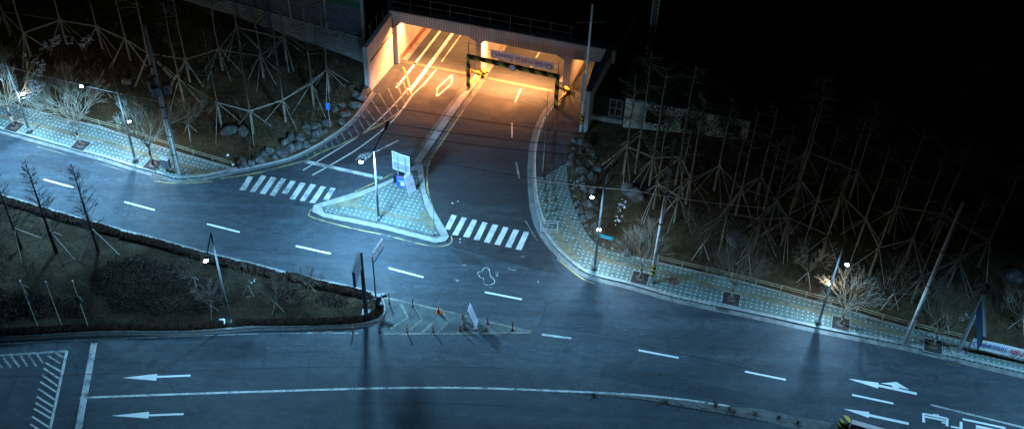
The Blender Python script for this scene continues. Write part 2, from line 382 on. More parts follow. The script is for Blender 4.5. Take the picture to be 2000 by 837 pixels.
# foot of the right wing wall where it meets the portal
den = FU.x * TU.y - FU.y * TU.x
u_r = (UR.x * TU.y - UR.y * TU.x) / den; w_r = (FU.x * UR.y - FU.y * UR.x) / den

def pdist(x, y, pl):
    best = 1e9
    for a, b in zip(pl[:-1], pl[1:]):
        dx, dy = b[0] - a[0], b[1] - a[1]; L = dx * dx + dy * dy or 1e-9
        t = max(0, min(1, ((x - a[0]) * dx + (y - a[1]) * dy) / L)); best = min(best, (x - a[0] - t * dx) ** 2 + (y - a[1] - t * dy) ** 2)
    return math.sqrt(best)
EDGE_L = BL + KL; EDGE_R = BR
def zterr(x, y, edge):
    d = pdist(x, y, edge); z = .16 + .55 * (1 - math.exp(-d / 2.5)) * .6 + .085 * max(0, d - .5)
    return z + .16 * mnoise.noise(Vector((x * .25, y * .25, 0))) * min(1, d) + .10 * mnoise.noise(Vector((x * .9, y * .9, 5))) * min(1, d)
zl = lambda x, y: zterr(x, y, EDGE_L)
zr = lambda x, y: zterr(x, y, EDGE_R)
def zm(x, y):
    d = pdist(x, y, MED + MED[:1]); return .14 + .35 * (1 - math.exp(-d / 3)) + .06 * mnoise.noise(Vector((x * .8, y * .8, 2))) * min(1, d)
def T(px, py, zf):
    z = .3
    for _ in range(12): p = G(px, py, z); z = .5 * z + .5 * zf(p.x, p.y)
    p = G(px, py, z); p.z = zf(p.x, p.y); return p

# ------------------------------------------------------------------ ground and roads
b = MB(); b.quad((-600, -200, -.06), (600, -200, -.06), (600, 900, -.06), (-600, 900, -.06)); struct(b.build('ground', 'ground_far'), 'dark bare ground reaching away to the horizon', 'ground')
b = MB()
b.quad((-90, 30, 0), (90, 30, 0), (90, 78, 0), (-90, 78, 0))
a0 = FP(-4, -16); a1 = FP(u_r + .2, -12)
b.poly([(-30, 78), (20, 78), FP(u_r + .6, w_r), FP(u_r + .6, 46), FP(0, 46), FP(-.4, 0), FP(-2.5, -5.3)], 0)
road = struct(b.build('road', 'asphalt'), 'grey asphalt junction with worn lane markings', 'road')
def mark(name, polys=(), ribs=(), mat='paint_white', z=.006, label=None):
    b = MB()
    for q in polys: b.poly(W(q), z)
    for pts, w in ribs: b.ribbon(W(pts), w, z)
    o = b.build(name, mat, road)
    if label: o['label'] = label
    return o
dash1 = [((85, 350), (143, 366)), ((243, 394), (302, 410)), ((404, 437), (468, 453)), ((578, 480), (646, 495)), ((759, 523), (827, 541)), ((947, 570), (1019, 584)), ((-70, 308), (-12, 323))]
dash2 = [((1247, 683), (1325.6, 698)), ((1455, 724.6), (1534.6, 740.7)), ((1664, 770), (1745, 787))]
for d in dash1 + dash2: mark('lane_dash', ribs=[(d, .17)], mat='paint_fresh')
mark('lane_dash', ribs=[([(1058, 652.5), (1116, 660)], .18)], mat='paint_worn')
def cross(stripes, ox, oy, sc):
    mark('crosswalk', polys=[[(ox + x / sc, oy + y / sc) for x, y in q] for q in stripes], mat='paint_worn' if ox == 400 else 'paint_white')
cross([[(135, 738), (158, 740), (188, 688), (168, 685)], [(175, 745), (195, 747), (240, 685), (220, 681)], [(213, 752), (235, 755), (280, 692), (258, 687)], [(252, 758), (272, 762), (317, 697), (297, 693)], [(300, 750), (320, 755), (355, 705), (335, 702)], [(330, 773), (350, 776), (393, 713), (372, 709)], [(369, 780), (388, 783), (433, 719), (412, 715)], [(407, 787), (428, 790), (472, 727), (452, 723)], [(460, 777), (480, 780), (509, 733), (490, 729)]], 400, 0, 1.992)
cross([[(900, 592), (932, 598), (978, 505), (945, 498)], [(948, 630), (985, 634), (1044, 520), (1012, 515)], [(1018, 643), (1060, 648), (1113, 535), (1080, 530)], [(1088, 660), (1125, 667), (1180, 552), (1147, 546)], [(1155, 677), (1192, 684), (1250, 567), (1213, 561)], [(1224, 692), (1260, 699), (1317, 584), (1283, 577)], [(1294, 708), (1332, 715), (1386, 600), (1350, 594)], [(1363, 724), (1400, 730), (1452, 614), (1418, 608)]], 600, 270, 3.348)
mark('stop_line', ribs=[([(595, 315), (746, 348)], .38)], mat='paint_worn')
mark('stop_line', ribs=[([(184, 669), (153, 837)], .46)], mat='paint_worn'); mark('stop_line', ribs=[([(156, 822), (146, 880)], .46)], mat='paint_worn', z=.010)
bl = [(156, 776), (300, 770.5), (500, 764), (750, 757), (900, 756.5), (1000, 759), (1113, 763.5), (1241, 770), (1340, 780), (1425, 792.5)]
b = MB(); b.ribbon(smoothpts(W(bl)), .17, .008); b.build('lane_or_trail_line', 'paint_worn', road)
def arrow(head, shaft, w): return mark('road_arrow', polys=[head], ribs=[(shaft, w)], mat='paint_fresh')
arrow([(239, 737), (305, 742.5), (307.5, 729)], [(305.5, 735), (372, 732.5)], .17)
arrow([(217, 811), (290, 816), (291.5, 803)], [(290.5, 810), (358.5, 807.5)], .17)
z5 = lambda L: [(1620 + x / 5.263, 720 + y / 5.263) for x, y in L]
mark('road_arrow', polys=[z5([(190, 98), (500, 198), (505, 140)]), z5([(522, 145), (635, 165), (655, 190), (714, 205), (716, 190), (820, 210), (690, 132)])], ribs=[(z5([(503, 168), (648, 199)]), .22), (z5([(650, 199), (898, 253)]), .22)], mat='paint_fresh')
mark('road_arrow', polys=[z5([(145, 406), (405, 500), (410, 440)])], ribs=[(z5([(407, 472), (815, 560)]), .22)], mat='paint_fresh')
mark('road_lettering', polys=[z5([(1060, 466), (1125, 485), (1128, 468), (1066, 458)])], ribs=[(z5(q), w) for q, w in (([(978, 459), (1208, 506)], .16), ([(984, 487), (1190, 528)], .14), ([(968, 452), (968, 545)], .2), ([(1210, 502), (1208, 586)], .2), ([(1155, 545), (1197, 552)], .14), ([(1353, 540), (1353, 625)], .2), ([(1248, 588), (1341, 606)], .15), ([(1368, 512), (1808, 605)], .17), ([(1505, 586), (1740, 636)], .24), ([(1505, 616), (1720, 662)], .16))], mat='paint_fresh')
mark('lane_or_trail_line', ribs=[(z5([(1040, 365), (2000, 600), (2300, 672)]), .16)], mat='paint_faded')
z4 = lambda L: [(x / 3.532, 600 + y / 3.532) for x, y in L]
mark('hatching', ribs=[(z4([(462, 300), (345, 840), (335, 880)]), .2)] + [(z4(q), .14) for q in ([(303, 418), (407, 488)], [(290, 463), (397, 540)], [(278, 510), (388, 581)], [(265, 558), (378, 635)], [(255, 612), (366, 682)], [(245, 655), (357, 725)], [(235, 695), (350, 762)], [(222, 750), (345, 828)], [(210, 803), (330, 880)], [(315, 380), (421, 441)])], mat='paint_white')
mark('hatching', ribs=[(z4([(-200, 345), (0, 330), (462, 300)]), .2)] + [(z4(q), .15) for q in ([(255, 322), (298, 383)], [(197, 327), (252, 405)], [(142, 330), (190, 406)], [(77, 336), (135, 410)], [(22, 343), (76, 415)], [(-40, 347), (15, 418)], [(330, 332), (418, 386)], [(382, 312), (438, 345)])], mat='paint_faded', z=.010)
# lines into the underpass, among them car light trails drawn as white paint
def curve(px, w, mat, z=.008, nm='lane_or_trail_line'):
    b = MB(); b.ribbon(smoothpts(W(px)), w, z); return b.build(nm, mat, road)
curve([(591.6, 332.5), (652, 296), (707, 261.5), (744, 230), (774, 200), (798, 172)], .14, 'paint_trail')  # faint car light trail, drawn as a painted line
curve([(610, 342), (655, 317), (707, 285), (768, 235), (802, 190), (826, 166), (852, 136)], .14, 'paint_trail', .010)  # second faint light trail of passing cars, laid down as paint
curve([(774.5, 171.4), (832, 97), (880, 35)], .22, 'paint_fresh'); curve([(800, 177), (842, 121), (905, 36)], .24, 'paint_fresh', .012); curve([(803, 179), (845, 123), (907, 38)], .08, 'paint_white', .016)  # bright car light trails inside the left bore, drawn as white paint
curve([(862, 121), (899, 70), (925, 34)], .14, 'paint_worn'); curve([(826, 169), (844, 146)], .17, 'paint_faded', .014)  # weaker light trail in the same bore, likewise turned into paint
curve([(781, 121), (832, 56), (860, 20)], .14, 'paint_yellow'); curve([(948, 150), (988, 93), (1010, 60)], .16, 'paint_yellow'); curve([(944, 146), (984, 88)], .10, 'paint_worn')
for q in ([(1006, 200), (1017, 174)], [(1000, 269), (1000, 240)], [(1037, 132), (1041, 126)], [(1047, 113), (1056, 99)]): mark('lane_dash', ribs=[(q, .15)], mat='paint_worn')
mark('lane_dash', ribs=[([(1008, 316), (1014, 348)], .16)], mat='paint_faded')
z3 = lambda L: [(680 + x / 2.79, y / 2.79) for x, y in L]
mark('diamond_marking', ribs=[(z3(q), .16) for q in ([(482, 525), (487, 478)], [(490, 477), (562, 412)], [(567, 407), (564, 455)], [(560, 460), (486, 524)])], mat='paint_trail')
mark('road_arrow', polys=[[(693, 313), (722, 308), (731, 295), (703, 301)]], ribs=[([(728, 298), (741, 293), (778, 274)], .2)], mat='paint_faded')
hz = [(430, 349), (500, 338), (560, 323), (600, 312), (626, 298), (673, 279), (718, 256), (755, 236), (786, 213), (800, 193), (803, 182), (794, 146), (787, 131)]
curve(hz, .18, 'paint_yellow')
bars = []
for (x0, y0), (x1, y1) in (((791, 203), (775, 162)), ((778, 216), (758, 172)), ((766, 226), (740, 182)), ((752, 234), (722, 190)), ((738, 243), (706, 200)), ((726, 249), (695, 208)), ((713, 256), (690, 215)), ((700, 262), (680, 222)), ((688, 269), (668, 236)), ((676, 277), (660, 248)), ((664, 283), (650, 258)), ((652, 287), (641, 268)), ((640, 292), (632, 277)), ((628, 296), (621, 283)), ((616, 302), (610, 291)), ((603, 308), (598, 299)), ((797, 185), (786, 156))):
    bars.append(([(x0, y0), (x1, y1)], .15))
mark('hatching', ribs=bars, mat='paint_yellow_faded', z=.010)
# yellow edge lines beside the kerbs
mark('edge_line', ribs=[([(300, 353), (330, 357), (360, 358), (415, 354)], .13)], mat='paint_yellow'); mark('edge_line', ribs=[([(72, 286), (130, 302)], .11), ([(185, 316), (245, 334)], .11)], mat='paint_yellow_faded')
curve([(1088, 505), (1110, 523), (1140, 545), (1163, 553)], .13, 'paint_yellow', nm='edge_line')
curve([(612, 406), (604, 415), (612, 425), (690, 446), (749, 458), (830, 478), (866, 480), (882, 472), (881, 460)], .11, 'paint_yellow', nm='edge_line')
curve([(848, 411), (838, 385), (834, 355), (838, 318), (868, 270), (905, 215)], .14, 'paint_yellow', nm='edge_line'); curve([(693, 374), (735, 355), (775, 335)], .12, 'paint_yellow', nm='edge_line')
curve([(0, 397), (100, 427), (216, 461), (402, 511), (500, 534)], .1, 'paint_yellow_faded', nm='edge_line'); curve([(1026, 430), (1040, 455), (1050, 470)], .1, 'paint_yellow_faded', nm='edge_line')
curve([(0, 671), (150, 664), (350, 656), (560, 650), (700, 650)], .08, 'paint_faded', nm='edge_line')
# dark sealed joints, patch and chalk outline
def patch(px, mat, z=.0035):
    b = MB(); b.poly(W(px), z); return b.build('asphalt_patch', mat, road)
patch([(885, 481), (960, 502), (1040, 523), (1092, 533), (1078, 505), (1052, 440), (1041, 392), (1038, 327), (1043, 280), (1074, 215), (1010, 196), (925, 180), (905, 215), (868, 265), (838, 316), (836, 360), (850, 408), (876, 455)], 'asphalt_dark_glow')
patch([(640, 330), (830, 285), (905, 185), (790, 125), (700, 250), (610, 318)], 'asphalt_dark_glow')
patch([(1066, 588), (1180, 612), (1172, 652), (1052, 638)], 'asphalt_patch'); patch([(300, 672), (520, 664), (522, 700), (296, 708)], 'asphalt_patch'); patch([(880, 486), (925, 497), (948, 520), (905, 512)], 'asphalt_dark_glow', .0045); patch([(1180, 705), (1330, 738), (1560, 790), (1540, 806), (1320, 765), (1170, 735)], 'asphalt_patch'); patch([(60, 300), (180, 335), (172, 352), (48, 316)], 'asphalt_patch')
def seam(px, w): 
    b = MB(); b.ribbon(smoothpts(W(px), 3), w, .007); return b.build('sealed_joint', 'iron', road)
seam([(1041, 582), (1066, 587), (1060, 615), (1051, 640)], .10); seam([(885, 481), (960, 502), (1040, 523), (1100, 535)], .06); seam([(275, 345), (262, 372), (250, 420), (240, 450)], .05); seam([(705, 276), (760, 290)], .04)
seam([(1110, 655), (1180, 660), (1290, 682), (1400, 705), (1470, 722)], .07); seam([(0, 735), (250, 728), (600, 716), (900, 716), (1100, 724)], .05); seam([(430, 700), (500, 690), (640, 686)], .04); seam([(380, 430), (420, 420), (470, 436), (560, 460)], .04); seam([(1240, 600), (1330, 640), (1340, 668)], .05); seam([(1500, 660), (1620, 690), (1800, 735)], .05); seam([(130, 352), (260, 395), (380, 428)], .04); seam([(640, 790), (820, 786), (1010, 792)], .05); seam([(600, 670), (604, 720), (598, 760)], .04)
seam([(844, 350), (920, 352), (1030, 356)], .03); seam([(520, 395), (572, 397), (600, 403)], .04)
zz = lambda L: [(640 + x / 3.985, 480 + y / 3.985) for x, y in L]
b = MB(); b.ribbon(smoothpts(W(zz([(1258, 178), (1235, 168), (1212, 175), (1202, 197), (1172, 203), (1164, 218), (1178, 225), (1182, 243), (1200, 248), (1212, 252), (1215, 285), (1230, 302), (1262, 302), (1292, 290), (1300, 270), (1282, 248), (1268, 235), (1262, 208), (1258, 178)])), 4), .05, .009)
for q in ([(1300, 200), (1330, 208)], [(1312, 198), (1312, 235)], [(1330, 205), (1318, 238)], [(1248, 180), (1262, 205)], [(1410, 168), (1425, 185), (1468, 190)], [(992, 262), (1025, 268)], [(1005, 268), (1010, 278)], [(1048, 148), (1078, 150)], [(1255, 320), (1280, 326)], [(1635, 270), (1640, 285)], [(1505, 85), (1525, 80)]): b.ribbon(smoothpts(W(zz(q))), .04, .009)
b.build('chalk_outline', 'paint_worn', road)
def disc(px, py, r, z, name, mat, parent=None, label=None, cat='manhole'):
    c = G(px, py, z); b = MB(); b.tube((c.x, c.y, z - .03), (c.x, c.y, z), r, r, 24)
    for rr in (.75, .45):
        for k in range(24):
            t0, t1 = 2 * math.pi * k / 24, 2 * math.pi * (k + 1) / 24; q = r * rr
            b.quad((c.x + q * math.cos(t0), c.y + q * math.sin(t0), z + .004), (c.x + (q + .05) * math.cos(t0), c.y + (q + .05) * math.sin(t0), z + .004), (c.x + (q + .05) * math.cos(t1), c.y + (q + .05) * math.sin(t1), z + .004), (c.x + q * math.cos(t1), c.y + q * math.sin(t1), z + .004))
    return tag(b.build(name, mat), label, cat)
disc(852, 517, .38, .006, 'manhole_cover', 'asphalt', None, 'round manhole cover in the asphalt below the traffic island')
# ------------------------------------------------------------------ pavements and kerbs
def pave(name, pts, z, mat): 
    b = MB(); b.slab(pts, -.03, z); return struct(b.build(name, mat))
SLP = smoothpts(FL, 3); SLB = smoothpts(BL, 2)
left_walk = pave('left_pavement', SLP + KL[1:2] + SLB[::-1], .14, 'tiles_left'); left_walk['label'] = 'teal dotted pavement along the upper left road'; left_walk['category'] = 'pavement'
FRS = smoothpts(FR, 3); BRS = smoothpts(BR, 3)
right_walk = pave('right_pavement', FRS + BRS[::-1] + [FP(u_r, w_r), FP(u_r, 0), G(1104, 172)], .14, 'tiles_right'); right_walk['label'] = 'teal dotted pavement curving from the underpass along the right road'; right_walk['category'] = 'pavement'
b = MB(); b.poly(W([(1092, 204), (1076, 214), (1061, 241), (1050, 281), (1046, 327), (1047, 345), (1062, 347), (1085, 330), (1108, 318), (1105, 300), (1111, 270), (1134, 260)], .14) + [FP(u_r - .02, w_r + .1), FP(u_r - .02, 0), G(1106, 172)], .150); b.build('dark_footway', 'asphalt', right_walk)
def kerb(name, pts, w, z, off, parent, mat='kerb', n=3):
    b = MB(); b.ribbon(smoothpts(pts, n), w, -.02, z, off); return b.build(name, mat, parent)
kerb('kerb', FL, .24, .157, .13, left_walk); kerb('kerb', FR, .26, .157, .14, right_walk)
kerb('back_kerb', BL, .22, .165, 0, left_walk); kerb('back_kerb', BR[7:], .22, .165, 0, right_walk)
kl = kerb('rockery_kerb', KL, .40, .16, .12, None); struct(kl, 'curved grey kerb along the left rockery', 'kerb')
b = MB(); b.ribbon(smoothpts(FL, 3), .38, .005, None, -.2); b.ribbon(smoothpts(KL, 3), .38, .005, None, -.2); b.ribbon(smoothpts(FR, 3), .45, .005, None, -.22); b.ribbon(smoothpts(MED, 3), .3, .005, None, .16); b.build('gutter', 'gutter', road)
def strip(pts, w, z, parent, nm='tactile_strip', mat='tactile'): 
    b = MB(); b.ribbon(smoothpts(W(pts, .14), 3), w, z); return b.build(nm, mat, parent)
strip([(-150, 190), (0, 227), (66, 243), (131, 258), (197, 274), (257, 293), (330, 314), (365, 325), (392, 331)], .42, .146, left_walk)
strip([(372, 340), (400, 338), (440, 331)], .55, .150, left_walk)
strip([(1108, 420), (1120, 452), (1142, 478), (1165, 497), (1200, 512), (1260, 524), (1344, 545), (1450, 572), (1560, 599), (1650, 622), (1760, 652), (1890, 682), (2050, 720)], .42, .146, right_walk)
strip([(1085, 450), (1108, 488), (1125, 508)], .8, .150, right_walk); strip([(1120, 470), (1105, 490)], .4, .154, right_walk)
# island
ISL = W([(613, 402), (640, 394), (672, 384), (707, 374), (740, 362), (770, 349), (795, 335), (812, 322), (826, 322), (828, 345), (832, 378), (848, 412), (862, 436), (872, 452), (877, 463), (870, 473), (851, 476), (800, 463), (749, 449), (690, 437), (630, 425), (610, 415)])
b = MB(); b.slab(ISL, -.03, .13); isl = struct(b.build('traffic_island', 'kerb'), 'triangular raised traffic island with pale kerb', 'traffic island')
b = MB(); b.slab(W([(628, 404), (660, 397), (707, 382), (745, 366), (773, 352), (800, 335), (815, 332), (820, 362), (831, 405), (858, 455), (861, 461), (852, 465), (800, 452), (749, 439), (690, 427), (632, 415)], .13), .1, .155); b.build('island_gutter', 'concrete_dark', isl)
ii = W([(633, 405), (662, 399), (708, 384.5), (745, 369), (773, 355), (796, 340), (812, 337), (817, 363), (827, 405), (852, 453), (855, 459), (849, 461), (800, 449), (749, 436), (690, 424), (636, 413)], .15)
b = MB(); b.slab(ii, .1, .21); b.build('island_paving', 'tiles_island', isl)
z6 = lambda L: [(600 + x / 3.348, 270 + y / 3.348) for x, y in L]
b = MB(); b.ribbon(smoothpts(W(z6([(190, 435), (300, 440), (420, 465), (560, 500), (700, 530), (750, 545)]), .2)), .45, .216); b.ribbon(smoothpts(W(z6([(170, 450), (260, 425), (350, 400)]), .2)), .7, .220); b.ribbon(smoothpts(W(z6([(745, 480), (790, 540), (815, 600)]), .2)), .8, .224); b.build('tactile_strip', 'tactile', isl)
# low dividing wall between the two carriageways
b = MB(); q = W([(816, 321), (850, 270), (888, 215), (916, 176), (933, 152)]); b.ribbon(q, .62, 0, .32)
dv = struct(b.build('dividing_kerb', 'concrete'), 'low pale concrete divider leading from the island to the gantry', 'divider')
b = MB(); b.ribbon(q, .5, .005, None, .6); b.ribbon(q, .5, .005, None, -.6); b.build('divider_gutter', 'concrete_dark', road)

# ------------------------------------------------------------------ planted beds
nb = [FP(-.75, -5.4), FP(-.5, 0), FP(-.5, 3), Vector((-14, 150, 0)), Vector((-120, 150, 0)), Vector((-120, BL[0].y + 20, 0))]
b = MB(); b.poly(SLB + KL[1:] + nb, 0, grid=.9, zf=zl); struct(b.build('left_bank', 'soil', smooth=True), 'dark planted bank behind the left pavement', 'bank')
rb = [FP(u_r + .4, 3), Vector((14, 150, 0)), Vector((130, 150, 0)), Vector((130, BR[-1].y + 5, 0))]
b = MB(); b.poly([FP(u_r + .4, w_r - .3)] + BRS[2:] + rb[::-1], 0, grid=.9, zf=zr); struct(b.build('right_bank', 'soil', smooth=True), 'dark planted bank behind the right pavement', 'bank')
b = MB(); b.poly(smoothpts(MED, 2), 0, grid=.6, zf=zm); med = struct(b.build('median_bed', 'soil_median', smooth=True), 'pointed planted median between the two roads', 'median')
kerb('median_kerb', MED, .26, .15, -.02, med)
# hatched nose beyond the median
HT = W([(750, 580), (796, 588), (831, 598), (891, 612), (966, 630), (1036, 648), (900, 650), (748, 650)])
b = MB(); b.poly(HT, .010); b.build('hatched_nose', 'nose', road)
mark('hatching', ribs=[(zz(q), .2) for q in ([(570, 452), (622, 552), (490, 645)], [(665, 470), (738, 570), (640, 650)], [(830, 588), (740, 668)], [(900, 520), (940, 590), (860, 668)], [(440, 400), (760, 470), (1040, 535)], [(1040, 535), (1300, 600), (1590, 668)], [(430, 684), (1000, 682), (1590, 674)])], mat='paint_yellow_faded', z=.016)
# cracked strip along the lower road and the barrier with its painted nose
b = MB(); top = smoothpts(W([(1127, 767), (1241, 772), (1340, 783), (1425, 793.5), (1485, 798), (1552, 812), (1630, 825)])); bot = smoothpts(W([(1127, 768.5), (1241, 779), (1340, 796), (1500, 824), (1600, 850)]))
b.poly(top + bot[::-1], .012); struct(b.build('cracked_strip', 'concrete_dark'), 'cracked dark concrete strip with weeds beside the lower road', 'verge')
b = MB()
for x, y in ((1160, 772), (1290, 783), (1330, 790), (1375, 797), (1422, 805), (1475, 812), (1530, 824), (1560, 830)):
    c = [(x - 12 + U(-4, 4), y - 6), (x + U(-4, 4), y), (x + 9 + U(-3, 3), y + 1), (x - 9, y + 10)]
    b.ribbon(W(c[:3]), .07, .017); b.ribbon(W([c[1], c[3]]), .07, .020)
b.ribbon(smoothpts(W([(1127, 767.6), (1241, 778), (1340, 795), (1500, 823)])), .10, .017)
b.build('crack', 'black', road)
n0 = G(1646, 832); bd = (G(1720, 850) - G(1655, 832)).normalized(); ang = math.atan2(bd.y, bd.x)
bar = thing('concrete_barrier', n0, 'pink grey concrete median barrier with a hazard striped end at the bottom edge', 'barrier', rz=ang)
b = MB()
for k in range(6): b.hexa([n0 + bd * (.45 + 2 * k) + Vector((-bd.y, bd.x, 0)) * s for s in (-.3, .3)] + [n0 + bd * (2.43 + 2 * k) + Vector((-bd.y, bd.x, 0)) * s for s in (.3, -.3)], [n0 + bd * (.45 + 2 * k) + Vector((-bd.y, bd.x, 0)) * s + Vector((0, 0, .8)) for s in (-.2, .2)] + [n0 + bd * (2.43 + 2 * k) + Vector((-bd.y, bd.x, 0)) * s + Vector((0, 0, .8)) for s in (.2, -.2)])
b.build('barrier_body', 'pink_concrete', bar)
b = MB(); b.tube(n0, n0 + Vector((0, 0, .86)), .4, .36, 16); b.build('barrier_nose', 'hazard_small', bar)

# ------------------------------------------------------------------ underpass
def fz(u): return 6.04 + (5.2 - 6.04) * u / 16.92
def u_of(px, pybase): 
    q = G(px, pybase) - P0; return (q.x * TU.y - q.y * TU.x) / den
por = thing('underpass_portal', P0, 'tiled underpass portal with two lit road openings and a narrow footway opening', 'underpass', rz=R(-9.52))
def zt_at(px, py, u):          # height on the portal plane seen at this pixel
    return height(FP(u), (px, py))
def uz(px, py):                # (u, z) on the vertical portal plane for a pixel
    u = 8.0
    d = (_f + CR * ((px - 1000) / FPX) - CU * ((py - 418.5) / FPX)); nrm = Vector((-FU.y, FU.x, 0))
    t = (P0 - CAM).dot(nrm) / d.dot(nrm); q = CAM + d * t; return (q - P0).dot(FU), q.z
openings = [[(779, 124), (777, 51), (783, 45), (914, 71.5), (928, 81), (929, 147)], [(939.5, 147), (939.5, 86), (947, 80.5), (1087, 108), (1099, 116), (1098, 170)], [(1111, 173), (1113, 121), (1118, 116), (1164, 121)]]
OP = []
for o in openings: OP.append([uz(*q) for q in o])
OP[0][0] = (OP[0][0][0], 0); OP[0][-1] = (OP[0][-1][0], 0); OP[1][0] = (OP[1][0][0], 0); OP[1][-1] = (OP[1][-1][0], 0)
u3 = OP[2][0][0]; OP[2] = [(u3, 0), (u3, OP[2][1][1]), (OP[2][2][0], OP[2][2][1]), (u_r, OP[2][3][1]), (u_r, 0)]
uE = u_r + .7
# facade as columns between successive u stations, from opening top to parapet
b = MB()
def fac_prism(poly, d0=0.0, d1=.55):
    b.hexa([FP(u, 0, z) + TU * d0 for u, z in poly], [FP(u, 0, z) + TU * d1 for u, z in poly])
def span(u0, z0, u1, z1): fac_prism([(u0, z0), (u1, z1), (u1, fz(u1)), (u0, fz(u0))])
st = [(-.35, 0), (OP[0][0][0], 0)]
span(-.35, 0, OP[0][0][0], 0)
for o, nxt in ((OP[0], OP[1][0][0]), (OP[1], OP[2][0][0]), (OP[2], uE)):
    tops = o[1:-1]
    for (ua, za), (ub, zb) in zip(tops[:-1], tops[1:]): span(ua, za, ub, zb) if ub - ua > .01 else None
    ul = tops[-1][0]
    span(o[-1][0], 0, nxt, 0)
    if abs(o[-1][0] - ul) > .02: span(min(ul, o[-1][0]), tops[-1][1], max(ul, o[-1][0]), tops[-1][1])
    if abs(o[0][0] - tops[0][0]) > .02: span(min(o[0][0], tops[0][0]), tops[0][1], max(o[0][0], tops[0][0]), tops[0][1])
facade = b.build('facade', 'facade_tile', por)
b = MB(); b.hexa([FP(-.4, -.08, fz(-.4)), FP(uE, -.08, fz(uE)), FP(uE, .7, fz(uE)), FP(-.4, .7, fz(-.4))], [FP(-.4, -.08, fz(-.4) + .14), FP(uE, -.08, fz(uE) + .14), FP(uE, .7, fz(uE) + .14), FP(-.4, .7, fz(-.4) + .14)]); b.build('parapet_coping', 'concrete_dark', por)
# bores: walls, ceiling
LEN = 44
for k, o in enumerate(OP):
    ua, ub = o[0][0], o[-1][0]; zt = max(z for u, z in o) + .35
    b = MB()
    b.quad(FP(ua, .55), FP(ua, LEN), FP(ua, LEN, zt), FP(ua, .55, zt)); b.quad(FP(ub, .55), FP(ub, LEN), FP(ub, LEN, zt), FP(ub, .55, zt)); b.quad(FP(ua, LEN), FP(ub, LEN), FP(ub, LEN, zt), FP(ua, LEN, zt))
    b.build('bore_wall', 'wall_concrete', por)
    b = MB(); b.quad(FP(ua - .1, .55, zt), FP(ub + .1, .55, zt), FP(ub + .1, LEN, zt), FP(ua - .1, LEN, zt)); b.build('bore_ceiling', 'wall_concrete', por)
    if k == 0:
        b = MB(); b.quad(FP(ua + .02, .6, .05), FP(ua + .02, LEN, .05), FP(ua + .02, LEN, .75), FP(ua + .02, .6, .75)); b.build('wall_dado', 'rust_red', por)
        b = MB(); b.ribbon([FP(ua + .28, .6), FP(ua + .28, LEN)], .5, 0, .12); b.build('bore_kerb', 'concrete', por)
    if k == 1:
        b = MB(); b.ribbon([FP(ua + .3, .6), FP(ua + .3, LEN)], .5, 0, .14); b.build('bore_kerb', 'concrete', por)
        b = MB(); b.ribbon([FP(ub - .3, .6), FP(ub - .3, LEN)], .5, 0, .14); b.build('bore_kerb', 'concrete', por)
# drain grating across both roads at the portal
for q in ([(781, 119.5), (924, 146)], [(944, 151), (1080, 178)]):
    b = MB(); b.ribbon(W(q), .34, .008); b.build('drain_grating', 'drain_mesh', por)
# wing walls
def wing(u, w0, w1, h0, h1, th, mat, name='wing_wall'):
    b = MB(); s = 1 if th > 0 else -1
    b.hexa([FP(u, w0), FP(u, w1), FP(u + th, w1), FP(u + th, w0)], [FP(u, w0, h0), FP(u, w1, h1), FP(u + th, w1, h1), FP(u + th, w0, h0)]); return b.build(name, mat, por)
lw = G(724, 179) - P0; wl = (FU.x * lw.y - FU.y * lw.x) / den; ul = (lw.x * TU.y - lw.y * TU.x) / den
b = MB(); b.hexa([FP(ul, wl), FP(0, -.02), FP(-.42, -.02), FP(ul - .42, wl)], [FP(ul, wl, 5.1), FP(0, -.02, 5.75), FP(-.42, -.02, 5.75), FP(ul - .42, wl, 5.1)]); b.build('wing_wall', 'wall_concrete', por)
b = MB(); b.hexa([FP(ul - .46, wl - .1), FP(ul, wl - .1), FP(ul, wl - .005), FP(ul - .46, wl - .005)], [FP(ul - .46, wl - .1, 5.12), FP(ul, wl - .1, 5.12), FP(ul, wl - .005, 5.12), FP(ul - .46, wl - .005, 5.12)]); b.build('wing_end', 'facade_tile', por)
b = MB(); b.path([FP(ul + .04, wl + .3, 3.35), FP(.0, -.25, 3.75)], .06); b.tube(FP(.03, -.12, 0), FP(.03, -.12, 5.4), .07); b.tube(FP(.03, -.12, 4.3), FP(.5, -.12, 4.7), .05); b.build('drain_pipe', 'metal_dark', por)
b = MB(); b.hexa([FP(u_r, w_r), FP(u_r + .45, w_r), FP(u_r + .45, -.02), FP(u_r, -.02)], [FP(u_r, w_r, 4.7), FP(u_r + .45, w_r, 4.7), FP(u_r + .45, -.02, 5.15), FP(u_r, -.02, 5.15)]); b.build('wing_wall', 'wall_concrete', por)
b = MB(); b.hexa([FP(u_r - .03, w_r - .1), FP(u_r + .48, w_r - .1), FP(u_r + .48, w_r - .005), FP(u_r - .03, w_r - .005)], [FP(u_r - .03, w_r - .1, 4.72), FP(u_r + .48, w_r - .1, 4.72), FP(u_r + .48, w_r - .005, 4.72), FP(u_r - .03, w_r - .005, 4.72)]); b.build('wing_end', 'facade_tile', por)
b = MB(); b.hexa([FP(u_r - .06, w_r - .12, 4.71), FP(u_r + .52, w_r - .12, 4.71), FP(u_r + .52, 0, 5.16), FP(u_r - .06, 0, 5.16)], [FP(u_r - .06, w_r - .12, 4.85), FP(u_r + .52, w_r - .12, 4.85), FP(u_r + .52, 0, 5.3), FP(u_r - .06, 0, 5.3)]); b.build('wing_coping', 'concrete_dark', por)
b = MB(); b.tube(G(1112, 186), G(1112, 186) + Vector((0, 0, .9)), .04); b.path([G(1112, 186) + Vector((0, 0, .9)), FP((u3 + u_r) / 2, 1.5, 3.0)], .05); b.build('footway_handrail', 'metal_dark', por)
